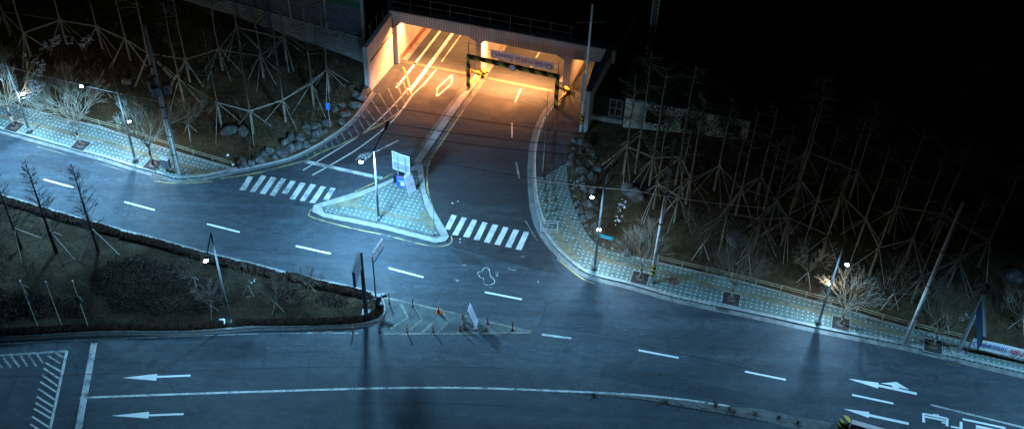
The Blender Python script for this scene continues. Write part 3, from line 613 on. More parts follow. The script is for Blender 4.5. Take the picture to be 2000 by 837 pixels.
# railing on top
b = MB(); us = [-.2 + 1.92 * k for k in range(10)]
for u in us:
    pb = MB(); pb.tube(FP(u, .2, fz(u) + .1), FP(u, .2, fz(u) + 1.75), .035); pb.build('railing_post', 'metal_dark', por)
for h in (1.72, .95): b.tube(FP(us[0], .2, fz(us[0]) + h), FP(us[-1], .2, fz(us[-1]) + h), .035)
for k in range(5):
    w = wl * k / 4; q = FP(ul * k / 4 - .3, w, 5.75 - .65 * k / 4); b.tube(q, q + Vector((0, 0, 1.5)), .03)
b.tube(FP(-.3, 0, 7.25), FP(ul - .3, wl, 6.6), .03)
b.build('railing_rail', 'metal_dark', por)
# embankment above the bores
b = MB(); b.hexa([FP(-.4, .72, 5.42), FP(uE, .72, 4.85), FP(uE, 60, 4.85), FP(-.4, 60, 5.42)], [FP(-.4, .72, 5.7), FP(uE, .72, 5.05), FP(uE, 60, 5.6), FP(-.4, 60, 5.6)]); struct(b.build('embankment', 'ground_far'), 'dark railway embankment over the underpass', 'embankment')
# sodium lamps in the bores
def lamp_bore(u, w, z, e, tl=0, nm='ceiling_lamp'):
    b = MB(); b.box(FP(u, w, z - .06), (.9, .25, .12), R(70.3)); o = b.build(nm, 'sodium_lit', por)
    la = bpy.data.lights.new('sodium_lamp', 'AREA'); la.shape = 'RECTANGLE'; la.size = .9; la.size_y = .25; la.energy = e; la.color = (1, .35, .105)
    lo = bpy.data.objects.new('sodium_lamp', la); COL.objects.link(lo); lo.matrix_basis = Matrix.Translation(FP(u, w, z - .16)) @ Vector((-TU.x * tl, -TU.y * tl, -1)).to_track_quat('-Z', 'Y').to_matrix().to_4x4()
SOD = 2.2
for k, o in enumerate(OP[:2]):
    ua, ub = o[0][0], o[-1][0]; zt = max(z for u, z in o) + .3
    for w in (.9, 5, 11, 18):
        for t in (.3, .7): lamp_bore(ua + (ub - ua) * t, w, zt, {0.9: 3000, 5: 330, 11: 330, 18: 330}[w] * SOD * (1.0 if w < 1 else (.85, .62)[k]), 4.5 if w < 1 else 0)
lamp_bore((u3 + u_r) / 2, 2.5, OP[2][1][1] + .25, 160 * SOD); lamp_bore((u3 + u_r) / 2, 9, OP[2][1][1] + .25, 70 * SOD)

# height gantry
ga = G(915, 178); gb = G(1085, 212); gha, ghb = height(ga, (915, 107)), height(gb, (1090, 146)); gd = (gb - ga); gang = math.atan2(gd.y, gd.x)
gan = thing('height_gantry', ga, 'yellow and black striped height limit gantry before the right opening', 'gantry', rz=gang)
gdir = gd.normalized(); gl = gd.length
for base, h in ((ga, gha), (gb, ghb)):
    b = MB(); b.box(base + Vector((0, 0, h / 2)), (.34, .30, h), gang); b.build('post', 'hazard', gan)
    b = MB(); b.tube(base + Vector((0, 0, h)), base + Vector((0, 0, h + 1.5)), .03); b.build('rod', 'metal_dark', gan)
    b = MB(); b.box(base + Vector((0, 0, .06)), (.7, .7, .12), gang); b.build('foot_plate', 'iron', gan)
b = MB(); M = plane_frame((ga + gb) / 2 + Vector((0, 0, (gha + ghb) / 2 - .22)), gb + Vector((0, 0, ghb)) - ga - Vector((0, 0, gha)), (0, 0, 1)).to_3x3()
b.box((ga + gb) / 2 + Vector((0, 0, (gha + ghb) / 2 - .21)) - Vector((-gdir.y, gdir.x, 0)) * .003, (gl - .345, .28, .40), M=M); b.build('beam', 'hazard', gan)
nv = Vector((-gdir.y, gdir.x, 0))
for base, s in ((ga, 1), (gb, 1)):
    b = MB(); b.tube(base + nv * .2 + Vector((0, 0, 2.4)), base + nv * 2.6 + gdir * .5 + Vector((0, 0, .3)), .1); b.tube(base + nv * .2 + Vector((0, 0, .5)), base + nv * 2.6 + gdir * .5 + Vector((0, 0, .2)), .1); b.build('strut', 'yellow_paint', gan)
    b = MB(); b.box(base + nv * 2.7 + gdir * .5 + Vector((0, 0, .3)), (.7, .5, .6), gang); b.build('anchor_block', 'hazard_small', gan)
sc_ = ga + gdir * (gl * .5) + Vector((0, 0, gha * .5 + ghb * .5 - .15)) - nv * .25
b = MB(); b.tube(sc_ - nv * .03, sc_, .36, .36, 24); b.build('limit_sign', 'text_red', gan)
b = MB(); b.tube(sc_ - nv * .05, sc_ - nv * .031, .26, .26, 24); b.build('sign_face', 'white_panel', gan)
text('3.7', .27, plane_frame(sc_ - nv * .06, gdir, (0, 0, 1)), 'black', gan)

def banner(origin, xd, length, hgt_, label, name='banner', cloth='banner_cloth'):
    xd = Vector(xd).normalized(); n = xd.cross(Vector((0, 0, 1)))       # n points to the reader
    ho = Vector((xd.x, xd.y, 0)).normalized(); n = Vector((ho.y, -ho.x, 0)); up = Vector((0, 0, 1))
    t = thing(name, origin, label, 'banner', rz=math.atan2(ho.y, ho.x))
    b = MB(); NX = 16
    for k in range(NX):
        a0, a1 = k / NX, (k + 1) / NX
        q = lambda a, v, o: Vector(origin) + xd * (length * a) + up * (hgt_ * v) + n * (o + .03 * math.sin(a * 9 + v * 2))
        b.quad(q(a0, 0, 0), q(a1, 0, 0), q(a1, 1, 0), q(a0, 1, 0))
    b.build('cloth', cloth, t)
    fr = lambda a: plane_frame(Vector(origin) + xd * (length * a) + up * (hgt_ * .5) + n * .06, xd, (0, 0, 1))
    s = hgt_ * .62
    text('동부지하차도', s, fr(.245), 'text_blue', t, sx=length * .255 / (s * 5.6)); text('차량통과 높이를 3.7m로', s, fr(.535), 'text_red', t, sx=length * .30 / (s * 10.2)); text('제한합니다', s, fr(.80), 'text_blue', t, sx=length * .2 / (s * 4.7))
    for a in (.065, .94):
        M = fr(a); b = MB(); r = hgt_ * .33
        for k in range(20):
            t0, t1 = 2 * math.pi * k / 20, 2 * math.pi * (k + 1) / 20
            b.quad(*[M @ Vector((rr * math.cos(tt), rr * math.sin(tt), 0)) for rr, tt in ((r, t0), (r, t1), (r * .78, t1), (r * .78, t0))])
        b.quad(*[M @ Vector((x * r, y * r, 0)) for x, y in ((-.62, -.15), (.0, .2), (.1, .5), (-.5, .15))]); b.quad(*[M @ Vector((x * r, y * r, 0)) for x, y in ((.62, -.35), (.62, -.05), (.05, .45), (.02, .15))])
        b.build('emblem', 'text_blue', t)
    return t
bo = ga + gdir * (gl * .245) + nv * .1; 
def gz(f): return gha + (ghb - gha) * f
bo.z = gz(.245) + .22; be = ga + gdir * (gl * .945) + nv * .1; be.z = gz(.945) + .22
bt = banner(bo, be - bo, (be - bo).length, .88, 'white Korean banner stretched above the striped gantry beam')
b = MB(); b.path([bo + Vector((0, 0, .8)), ga + Vector((0, 0, gha + 1.3))], .012); b.path([be + Vector((0, 0, .8)), gb + Vector((0, 0, ghb + 1.3))], .012); b.build('rope', 'cable', bt)
b0 = G(1893, 676, 1.0); b1 = G(2010, 703, 1.0); xd = (b1 - b0).normalized()
b2t = banner(b0, xd, 7.2, 1.02, 'white Korean banner hung low beside the right pavement', cloth='banner_white')
for f in (0, 7.2):
    q = b0 + xd * f; b = MB(); b.tube((q.x, q.y, .14), (q.x, q.y, 2.15), .04); b.build('banner_post', 'metal_dark', b2t)

# ------------------------------------------------------------------ noise barrier and house
zb = 1.0; na = G(712.6, 118.3, zb); nd = (na - G(637.7, 97, zb)).normalized(); ne = na - nd * 36; nang = math.atan2(nd.y, nd.x)
nbr = thing('noise_barrier', na, 'dark ribbed noise barrier with green stripe on a pale block wall', 'noise barrier', rz=nang); nn = Vector((-nd.y, nd.x, 0))
b = MB(); b.hexa([na + Vector((0, 0, -1.2)), na + nn * .4 + Vector((0, 0, -1.2)), ne + nn * .4 + Vector((0, 0, -1.2)), ne + Vector((0, 0, -1.2))], [na + Vector((0, 0, 2.6)), na + nn * .4 + Vector((0, 0, 2.6)), ne + nn * .4 + Vector((0, 0, 2.6)), ne + Vector((0, 0, 2.6))]); b.build('block_base', 'block_wall', nbr)
for k in range(9):
    x0 = na - nd * (4 * k); 
    b = MB(); b.box(x0 + nn * .2 + Vector((0, 0, 5.0)), (.22, .3, 4.8), nang); b.build('post', 'metal_grey' if k < 3 else 'metal_dark', nbr)
    b = MB(); g = MB()
    for r_ in range(12):
        c = x0 - nd * 2 + nn * .22 + Vector((0, 0, 2.8 + .37 * r_)); (g if r_ in (8, 9) else b).box(c, (3.76, .14, .33), nang)
    b.build('panel', 'noise_panel', nbr); g.build('green_stripe', 'noise_green', nbr)
# house
zh = T(1216, 250, zr).z; ha = G(1216, 248, zh); hd = (G(1455, 289, zh) - ha); hl = hd.length; hd.normalize(); hang = math.atan2(hd.y, hd.x); hn = Vector((-hd.y, hd.x, 0))
hs = thing('low_house', ha, 'low pale plastered house with dark roof behind the right grove', 'house', rz=hang)
b = MB(); b.hexa([ha + hd * 0 - Vector((0, 0, .6)), ha + hd * hl - Vector((0, 0, .6)), ha + hd * hl + hn * 8 - Vector((0, 0, .6)), ha + hn * 8 - Vector((0, 0, .6))], [ha + Vector((0, 0, 3.5)), ha + hd * hl + Vector((0, 0, 3.2)), ha + hd * hl + hn * 8 + Vector((0, 0, 3.2)), ha + hn * 8 + Vector((0, 0, 3.5))]); b.build('wall', 'plaster', hs)
b = MB(); b.hexa([ha - hd * .3 - hn * .25 + Vector((0, 0, 3.51)), ha + hd * (hl + .3) - hn * .25 + Vector((0, 0, 3.21)), ha + hd * (hl + .3) + hn * 8.3 + Vector((0, 0, 3.21)), ha - hd * .3 + hn * 8.3 + Vector((0, 0, 3.51))], [ha - hd * .3 - hn * .25 + Vector((0, 0, 3.65)), ha + hd * (hl + .3) - hn * .25 + Vector((0, 0, 3.35)), ha + hd * (hl + .3) + hn * 4 + Vector((0, 0, 4.3)), ha - hd * .3 + hn * 4 + Vector((0, 0, 4.6))]); b.build('roof', 'roof_dark', hs)
for f, w in ((.25, 1.7), (.52, 1.3), (.875, 1.3)):
    c = ha + hd * (hl * f) - hn * .03 + Vector((0, 0, 1.75)); b = MB(); b.box(c, (w, .1, 1.3), hang); o = b.build('window', 'metal_dark', hs)
    o.parent = hs; g = MB(); g.box(c - hn * .06, (w - .15, .02, 1.15), hang); gp = g.build('pane', 'glass_dark', hs); M_ = gp.matrix_world.copy(); gp.parent = o
b = MB(); c0 = ha - hd * 3.8; b.hexa([c0 + hn * .4 - Vector((0, 0, .6)), ha - hd * .05 + hn * .4 - Vector((0, 0, .6)), ha - hd * .05 + hn * 7 - Vector((0, 0, .6)), c0 + hn * 7 - Vector((0, 0, .6))], [c0 + hn * .4 + Vector((0, 0, 2.8)), ha - hd * .05 + hn * .4 + Vector((0, 0, 2.8)), ha - hd * .05 + hn * 7 + Vector((0, 0, 2.8)), c0 + hn * 7 + Vector((0, 0, 2.8))]); b.build('annex', 'roof_dark', hs)
b = MB(); b.box(ha - hd * 2.1 + hn * .2 + Vector((0, 0, .45)), (4.0, .3, .45), hang); b.build('annex_sill', 'concrete', hs)
c = ha - hd * .85 + hn * .34 + Vector((0, 0, 1.75)); b = MB()
for dx in (-.55, 0, .55): b.box(c + hd * dx, (.07, .1, 1.9), hang)
for dz in (-.92, .0, .92): b.box(c + Vector((0, 0, dz)), (1.17, .096, .07), hang)
b.build('window_frame', 'metal_grey', hs)

# ------------------------------------------------------------------ bare trees
def segs(h, h0, spread, levels, nmain, up=.55, r0=.09, seed=0):
    rg = random.Random(seed); out = []
    def rec(p, d, L, r, lv):
        n = 2 if lv > 1 else 1; q = p
        for k in range(n):
            d2 = (d + Vector((rg.uniform(-.16, .16), rg.uniform(-.16, .16), rg.uniform(-.02, .14)))).normalized(); e = q + d2 * (L / n)
            out.append((q, e, r * (1 - .3 * k / n), r * (1 - .3 * (k + 1) / n), lv)); q = e; d = d2
        if lv <= 0: return
        m = 3 if lv > 1 else rg.choice((2, 3, 3))
        for k in range(m):
            a = rg.uniform(0, 6.28); o = d.orthogonal().normalized(); o.rotate(Matrix.Rotation(a, 3, d)); t = rg.uniform(.28, .6)
            dd = (d + o * t).normalized(); dd.z += .06; dd.normalize()
            rec(q if k < 2 else p.lerp(q, rg.uniform(.45, .8)), dd, L * rg.uniform(.6, .78), r * .6, lv - 1)
    for k in range(nmain):
        a = 6.283 * (k + rg.uniform(-.3, .3)) / nmain; t = rg.uniform(.35, 1.0) * spread
        d = Vector((math.cos(a) * t, math.sin(a) * t, up + rg.uniform(-.1, .25))).normalized()
        rec(Vector((0, 0, h0 * rg.uniform(.82, 1.0))), d, (h - h0) * .40 * rg.uniform(.85, 1.1), r0, levels)
    return out
def tree_mesh_parts(root, h, h0, spread, levels, nmain, rt, up, seed, mt='bark', mc='twig', rmin=.011, r0=.05):
    b = MB(); b.tube((0, 0, -.1), (.03, .02, h0 * .5), rt * 1.15, rt * .95, 8); b.tube((.03, .02, h0 * .5), (0, 0, h0), rt * .95, rt * .75, 8); b.build('trunk', mt, root, True, keep=True)
    b = MB()
    for p, q, a, c, lv in segs(h, h0, spread, levels, nmain, up, r0, seed): b.tube(p, q, max(rmin, a), max(rmin, c), 4 if lv > 1 else 3, False)
    b.build('crown', mc, root, keep=True)
def stakes(root, h, n, spread, r=.035, ph=0.0):
    for k in range(n):
        a = ph + 6.283 * k / n; b = MB(); b.tube((math.cos(a) * spread, math.sin(a) * spread, -.15), (math.cos(a) * .04, math.sin(a) * .04, h + .1), r, r, 6); b.build('stake', 'wood_pole', root, keep=True)
def grate_at(px, py, label, ang):
    c = G(px, py, .14); t = thing('tree_grate', (c.x, c.y, .14), label, 'tree grate', 'tree grates in the pavements', ang)
    b = MB(); s = .72
    for k in range(4):
        b.box((0, (-s + .03) if k == 0 else (s - .03), .02) if k < 2 else ((-s + .03) if k == 2 else (s - .03), 0, .021), (2 * s, .06, .06) if k < 2 else (.06, 2 * s - .12, .058))
    b.build('frame', 'kerb', t, keep=True)
    b = MB(); b.box((0, 0, .012), (1.31, 1.31, .03)); b.build('grille', 'grate_rust', t, keep=True)
    b = MB(); b.tube((0, 0, .02), (0, 0, .05), .34, .34, 20); b.build('ring', 'manhole', t, keep=True); return t
street = [(28, 248, 'tile', 5.2, 'bare street tree in the leftmost grate, cut by the photo edge', 1.0), (158, 284, '', 8.0, 'bright bare fan shaped tree lit by the left street lamp', 1.0), (299, 322, '', 7.4, 'bare street tree beside the grey cabinet on the left pavement', .9),
          (1250, 543, '', 6.4, 'bare street tree next to the hazard banded utility pole', .68), (1428, 584, '', 5.6, 'small dark bare street tree alone on the right pavement', .72), (1642, 632, '', 7.6, 'bright bare street tree lit by the right street lamp', .66), (1822, 676, '', 6.6, 'dark bare street tree right of the pale bare pole', .72)]
protos = []
for k in range(3):
    t = thing('street_tree', (0, 0, 0), 'x', 'tree', 'bare street trees in the pavement grates'); tree_mesh_parts(t, 8.0, 2.5, .85, 4, 13, .12, .62, 20 + k, 'bark_pale', 'bark_pale', .010, .042); protos.append(t)
used = [0, 0, 0]
for k, (x, y, _, h, lab, sc) in enumerate(street):
    i = (1, 0, 2, 1, 2, 0, 1)[k]; o = copy_tree(protos[i]) if used[i] else protos[i]; used[i] = 1
    c = G(x, y, .14); place(o, c, U(0, 6), sc); o['label'] = lab
    gl_ = ['tree grate at the left frame edge', 'tree grate under the bright fan shaped tree', 'tree grate beside the grey cabinet', 'tree grate beside the hazard banded utility pole', 'tree grate under the small dark tree on the right pavement', 'tree grate beside the right street lamp', 'tree grate right of the pale bare pole'][k]
    grate_at(x, y, gl_, R(-18) if x < 600 else R(-14.5))
# young staked trees
yp = []
for k in range(2):
    t = thing('young_tree', (0, 0, 0), 'x', 'tree', 'young staked trees in the beds'); tree_mesh_parts(t, 4.6, 1.5, .75, 4, 7, .06, .6, 40 + k, 'bark', 'bark', .011, .026); stakes(t, 1.3, 3, .85, .028, k); yp.append(t)
young = [(372, 265, zl, 'young bare tree behind the left fence near the cabinet'), (1368, 500, zr, 'young bare tree behind the right fence, leftmost of those'), (1456, 518, zr, 'young bare tree behind the right fence above the small street tree'), (1572, 553, zr, 'pale young bare tree behind the fence left of the right street lamp'), (1737, 596, zr, 'young bare tree behind the fence left of the pale bare pole'), (1838, 636, zr, 'dark young bare tree behind the fence right of the pale bare pole'),
         (381, 556, zm, 'young staked tree in the median left of the lamp head'), (415, 612, zm, 'young staked tree in the median under the lamp head'), (487, 572, zm, 'young staked tree in the median beside a snow clump'), (541, 607, zm, 'young staked tree in the median in front of the shrub mass'), (606, 570, zm, 'young leaning tree by the gap in the median hedge'), (50, 572, zm, 'young staked tree at the left end of the median'), (1988, 640, zr, 'young bare tree behind the low banner')]
uy = [0, 0]
for k, (x, y, zf, lab) in enumerate(young):
    i = k % 2; o = copy_tree(yp[i]) if uy[i] else yp[i]; uy[i] = 1; place(o, T(x, y, zf), U(0, 6), U(.8, 1.05) * (.72 if zf is zm else 1)); o['label'] = lab
# tall staked trees of the groves
def pine_proto(seed, h):
    rg = random.Random(seed); t = thing('grove_tree', (0, 0, 0), 'x', 'tree'); b = MB(); p = Vector((0, 0, -.1)); r = .118
    for k in range(7):
        q = Vector((rg.uniform(-.05, .05), rg.uniform(-.05, .05), h * (k + 1) / 7)); b.tube(p, q, r, r * .85, 7, False); p = q; r *= .85
    lf = MB(); wm = MB(); wm.tube((0, 0, 0), (0, 0, 2.5), .125, .108, 8, False); wm.build('trunk_wrap', 'bark_wrap', t, True, keep=True)
    for k in range(22):
        z = h * rg.uniform(.55, 1); a = rg.uniform(0, 6.28); L = rg.uniform(.6, 1.9) * (1.25 - .6 * (z / h - .5) * 2); s0 = Vector((0, 0, z)); e = s0 + Vector((math.cos(a) * L, math.sin(a) * L, rg.uniform(-.1, .6)))
        b.tube(s0, e, .035, .014, 4, False)
        for _ in range(16):
            c = s0.lerp(e, rg.uniform(.45, 1.1)) + Vector((rg.gauss(0, .2), rg.gauss(0, .2), rg.gauss(.06, .14))); d = Vector((rg.uniform(-1, 1), rg.uniform(-1, 1), rg.uniform(-.2, 1))).normalized() * .17; w = d.orthogonal().normalized() * .045
            lf.quad(c - w, c + d * .3 - w * .4, c + d, c + w)
    b.build('trunk', 'bark_pine', t, True, keep=True); lf.build('crown', 'needles', t, keep=True); return t
def grove(pts, zf, hnode, name, protoset, tagname):
    rows = sorted(pts, key=lambda q: -q[1]); nodes = []
    rowlist = [rows[i:i + 6] for i in range(0, len(rows), 6)]; allp = []
    for ri, row in enumerate(rowlist):
        for ci, q in enumerate(sorted(row)):
            allp.append((T(q[0], q[1], zf), '%s, %s row from the road, %s from left' % (tagname, ORD[ri], ORD[ci])))
    objs = []
    for k, (c, lab) in enumerate(allp):
        i = k % len(protoset); o = protoset[i] if not protoset[i].get('used') else copy_tree(protoset[i]); protoset[i]['used'] = 1; o['used'] = 1
        rz = U(0, 6.28); sc = U(.9, 1.12); place(o, c, rz, sc); o['label'] = lab; o['category'] = 'tree'; o['group'] = name; objs.append(o)
        Mi = o.matrix_basis.inverted(); nd_ = c + Vector((0, 0, hnode * U(.92, 1.08))); nodes.append(nd_)
        ph = U(0, 6.28)
        for j in range(3):
            a = ph + 2.094 * j + U(-.2, .2); f = c + Vector((math.cos(a), math.sin(a), 0)) * U(1.7, 2.2); f.z = zf(f.x, f.y) - .1
            b = MB(); b.tube(f, nd_ + (nd_ - f).normalized() * .25, .019, .016, 5); b.build('stake', 'wood_pole', o)
    for k, o in enumerate(objs):                     # rails tie each tree to its neighbours
        ds = sorted((nodes[k] - nodes[j]).length for j in range(len(nodes)) if j != k)
        js = sorted((j for j in range(len(nodes)) if j != k and (nodes[j] - nodes[k]).length < 6.5), key=lambda j: (nodes[j] - nodes[k]).length)[:2]
        for j in js:
            if (k > j and k in [x for x in range(0)]): continue
            e = nodes[j] + (nodes[j] - nodes[k]).normalized() * .3; b = MB(); b.tube(nodes[k] + Vector((0, 0, .04 if k < j else -.05)), e + Vector((0, 0, .04 if k < j else -.05)), .022, .019, 5); b.build('support_rail', 'wood_pole', o)
    return objs
ps = [pine_proto(60 + k, 10.5 + .6 * (k % 3)) for k in range(5)]
LG = [(359, 198), (433, 248), (495, 260), (558, 238), (515, 152), (435, 138), (613, 208), (643, 180), (371, 160), (300, 150), (255, 118), (560, 120), (470, 98), (200, 95), (130, 85), (60, 110), (20, 70)]
RG = [(1269, 362), (1277, 407), (1317, 434), (1340, 397), (1410, 468), (1476, 392), (1473, 480), (1504, 440), (1525, 479), (1551, 404), (1581, 446), (1602, 508), (1674, 479), (1698, 536), (1763, 520), (1218, 340), (1395, 372), (1437, 420), (1630, 430), (1735, 455), (1820, 470), (1660, 385), (1780, 590), (1850, 560), (1910, 520), (1320, 360), (1560, 350), (1245, 310)]
grove(LG, zl, 2.6, 'staked trees in the left grove', ps, 'left grove tree')
pr = [pine_proto(80 + k, 10.2 + .6 * (k % 3)) for k in range(4)]
grove(RG, zr, 3.0, 'staked trees in the right grove', pr, 'right grove tree')
# dark conical trees at the left of the median
def conifer(seed, h):
    rg = random.Random(seed); t = thing('conical_tree', (0, 0, 0), 'x', 'tree', 'bare conical trees in the median'); b = MB(); b.tube((0, 0, -.1), (.05, 0, h * .5), .14, .085, 8); b.tube((.05, 0, h * .5), (0, .04, h), .085, .015, 6); b.build('trunk', 'bark_dark', t, True, keep=True)
    b = MB()
    for k in range(105):
        z = h * rg.uniform(.16, .98); a = rg.uniform(0, 6.28); L = (1 - z / h) ** .75 * 2.0 * rg.uniform(.65, 1.1) + .15; s0 = Vector((0, 0, z)); d = Vector((math.cos(a), math.sin(a), rg.uniform(.45, .95))).normalized(); e = s0 + d * L
        b.tube(s0, e, .018, .009, 4, False)
        for j in range(6):
            q = s0.lerp(e, rg.uniform(.3, .95)); dd = (d + Vector((rg.uniform(-.7, .7), rg.uniform(-.7, .7), rg.uniform(-.1, .5)))).normalized(); b.tube(q, q + dd * L * rg.uniform(.2, .4), .009, .007, 3, False)
    b.build('crown', 'bark_dark', t, keep=True); stakes(t, 2.3, 3, 1.9, .04, rg.uniform(0, 6)); return t
cp = [conifer(90 + k, 9.2) for k in range(2)]; uc = [0, 0]
for k, (x, y, lab, s) in enumerate([(192, 488, 'dark bare conical tree in the median, rightmost of the three', 1.0), (110, 492, 'dark bare conical tree in the median, middle of the three', 1.05), (42, 485, 'dark bare conical tree in the median, leftmost of the three', .95)]):
    i = k % 2; o = copy_tree(cp[i]) if uc[i] else cp[i]; uc[i] = 1; place(o, T(x, y, zm), U(0, 6), s); o['label'] = lab
# dark evergreen shrubs before the house
for k, (x, y, hh, lab) in enumerate([(1284, 276, 4.6, 'dark evergreen bush before the left half of the low house'), (1348, 292, 4.2, 'dark evergreen bush before the middle of the low house'), (1408, 302, 4.4, 'dark evergreen bush before the right end of the low house')]):
    c = T(x, y, zr); t = thing('evergreen_bush', c, lab, 'bush', 'evergreen bushes before the low house'); b = MB(); b.tube(c, c + Vector((0, 0, hh * .8)), .07, .03, 6); b.build('trunk', 'bark_dark', t); b = MB()
    for _ in range(70):
        q = c + Vector((random.gauss(0, .85), random.gauss(0, .7), hh * U(.35, 1)))
        for _k in range(26): b.leaf(q + Vector((random.gauss(0, .24), random.gauss(0, .24), random.gauss(0, .17))), U(.04, .09))
    b.build('foliage', 'needles', t)
# thin trees by the bicycle stands
tp = None
for k, (x, y, top, lab) in enumerate([(1070, 432, 195, 'very slender bare sapling by the bicycle stands'), (1060, 335, 135, 'tall slender bare sapling beside the right gantry post')]):
    t = thing('sapling', G(x, y, .14), lab, 'tree'); h = height(G(x, y), (x, top)) * (.6 if k == 0 else .8); rg = random.Random(k); b = MB(); b.tube((0, 0, 0), (.05, 0, h * .5), .06, .045, 6); b.tube((.05, 0, h * .5), (.02, .03, h), .045, .012, 6); b.build('trunk', 'bark_pale', t, keep=True); b = MB()
    for j in range(26):
        z = h * rg.uniform(.25, .97); a = rg.uniform(0, 6.28); L = rg.uniform(.5, 1.5) * (1.15 - z / h); d = Vector((math.cos(a) * .7, math.sin(a) * .7, .8)).normalized(); e = Vector((.03, 0, z)) + d * L; b.tube((.03, 0, z), e, .02, .012, 4, False); b.tube(Vector((.03, 0, z)).lerp(e, .5), e + Vector((rg.uniform(-.3, .3), rg.uniform(-.3, .3), .2)), .012, .010, 3, False)
    b.build('crown', 'bark', t, keep=True)

# ------------------------------------------------------------------ hedges, shrubs, undergrowth
def hedge(px, w, h, n, label, zf=zm):
    pts = smoothpts(W(px, .15), 4); t = thing('hedge', pts[0] + Vector((0, 0, .1)), label, 'hedge', 'clipped hedges round the median'); b = MB(); c = MB(); L = [(b_ - a_).length for a_, b_ in zip(pts[:-1], pts[1:])]; tot = sum(L)
    for k in range(int(tot * n)):
        s = U(0, tot); i = 0
        while s > L[i] and i < len(L) - 1: s -= L[i]; i += 1
        p = pts[i].lerp(pts[i + 1], s / L[i]); d = (pts[i + 1] - pts[i]).normalized(); q = Vector((-d.y, d.x, 0)); hh = h * (.85 + .25 * mnoise.noise(Vector((p.x * 1.3, p.y * 1.3, 0))))
        u = U(-1, 1); v = 1 - abs(u) ** 3 * .3; zz_ = hh * v * (1 - rnd() ** 2.5); pp = p + q * (u * w / 2); b.leaf((pp.x, pp.y, .12 + zz_), U(.05, .10))
    b.build('foliage', 'hedge_leaf', t)
    c.ribbon(pts, w * .7, .1, .1 + h * .6); c.build('twigs', 'bark_dark', t)
hedge([(-120, 356), (0, 391), (100, 421), (200, 449), (232, 459)], .7, .5, 620, 'dark hedge along the left of the median by the upper road')
hedge([(236, 462), (301, 476), (402, 505), (480, 524), (535, 538)], .7, .5, 620, 'dark hedge along the middle of the median by the upper road')
hedge([(552, 548), (565, 541), (618, 557), (683, 571), (722, 582)], .7, .5, 620, 'dark hedge along the median tip by the upper road')
hedge([(-150, 657), (0, 651), (200, 640), (360, 640), (438, 634)], .6, .42, 620, 'long dark hedge along the lower road left of the lamp')
hedge([(462, 630), (553, 631), (640, 629), (700, 625), (732, 616), (742, 600), (738, 590)], .55, .42, 620, 'dark hedge along the lower road curling round the median tip')
def shrubmass(polys, zf, name, label, n, hmax, mat, sz):
    b = MB()
    for poly in polys:
        P = W(poly); x0, x1 = min(p.x for p in P), max(p.x for p in P); y0, y1 = min(p.y for p in P), max(p.y for p in P); area = (x1 - x0) * (y1 - y0)
        for _ in range(int(area * n)):
            x, y = U(x0, x1), U(y0, y1); ins = False; j = len(P) - 1
            for i in range(len(P)):
                if (P[i].y > y) != (P[j].y > y) and x < (P[j].x - P[i].x) * (y - P[i].y) / (P[j].y - P[i].y) + P[i].x: ins = not ins
                j = i
            if not ins: continue
            d = pdist(x, y, P + P[:1])
            if d < 1.1 and d < .9 * rnd() + .9 * mnoise.noise(Vector((x * .7, y * .7, 8))): continue
            hh = hmax * min(1, .25 + d * .8) * (.7 + .5 * mnoise.noise(Vector((x * .9, y * .9, 3)))); b.leaf((x, y, zf(x, y) + hh * (1 - rnd() ** 2)), U(*sz))
    return tag(b.build(name, mat), label, 'shrubs', None, 'stuff')
shrubmass([[(170, 560), (210, 515), (260, 498), (330, 512), (420, 545), (455, 585), (410, 622), (330, 622), (220, 618)], [(500, 585), (515, 555), (555, 545), (605, 560), (612, 585), (560, 600)], [(612, 590), (640, 575), (690, 583), (688, 605), (630, 614)], [(-40, 560), (60, 580), (170, 590), (175, 622), (-60, 640)]], zm, 'median_shrubs', 'low dark mass of leafless azalea shrubs in the median', 190, .42, 'shrub_leaf', (.04, .10))
def brush(polys, zf, name, label, n, mat, hr=(.12, .5)):
    b = MB()
    for poly in polys:
        P = W(poly); x0, x1 = min(p.x for p in P), max(p.x for p in P); y0, y1 = min(p.y for p in P), max(p.y for p in P)
        for _ in range(int((x1 - x0) * (y1 - y0) * n)):
            x, y = U(x0, x1), U(y0, y1); ins = False; j = len(P) - 1
            for i in range(len(P)):
                if (P[i].y > y) != (P[j].y > y) and x < (P[j].x - P[i].x) * (y - P[i].y) / (P[j].y - P[i].y) + P[i].x: ins = not ins
                j = i
            if not ins or mnoise.noise(Vector((x * .45, y * .45, 9))) < -.12: continue
            z = zf(x, y); h = U(*hr)
            for _k in range(4):
                a = U(0, 6.28); w = Vector((math.cos(a), math.sin(a), 0)) * .015; e = Vector((x + U(-.25, .25), y + U(-.25, .25), z + h * U(.6, 1))); o = Vector((x + U(-.08, .08), y + U(-.08, .08), z - .03)); b.quad(o - w, o + w, e)
    return tag(b.build(name, mat), label, 'undergrowth', None, 'stuff')
brush([[(0, 190), (200, 242), (330, 285), (440, 318), (520, 312), (620, 265), (710, 180), (700, 130), (540, 60), (0, 40)]], zl, 'left_undergrowth', 'dry brown undergrowth on the left bank', 4.5, 'brush', (.15, .9))
brush([[(1115, 290), (1130, 400), (1180, 475), (1300, 505), (1500, 555), (1700, 610), (1900, 662), (2050, 690), (2050, 480), (1700, 350), (1300, 270)]], zr, 'right_undergrowth', 'dry brown undergrowth on the right bank', 4.5, 'brush', (.15, .9))
brush([[(1110, 270), (1150, 268), (1180, 330), (1190, 440), (1172, 475), (1140, 440), (1118, 370)], [(470, 318), (560, 298), (640, 240), (705, 170), (660, 190), (560, 260), (490, 300)]], zr if False else (lambda x, y: max(zl(x, y) if x < -5 else zr(x, y), 0) + .1), 'rockery_brush', 'dry brush growing between the rockery boulders', 26, 'brush', (.2, .75))
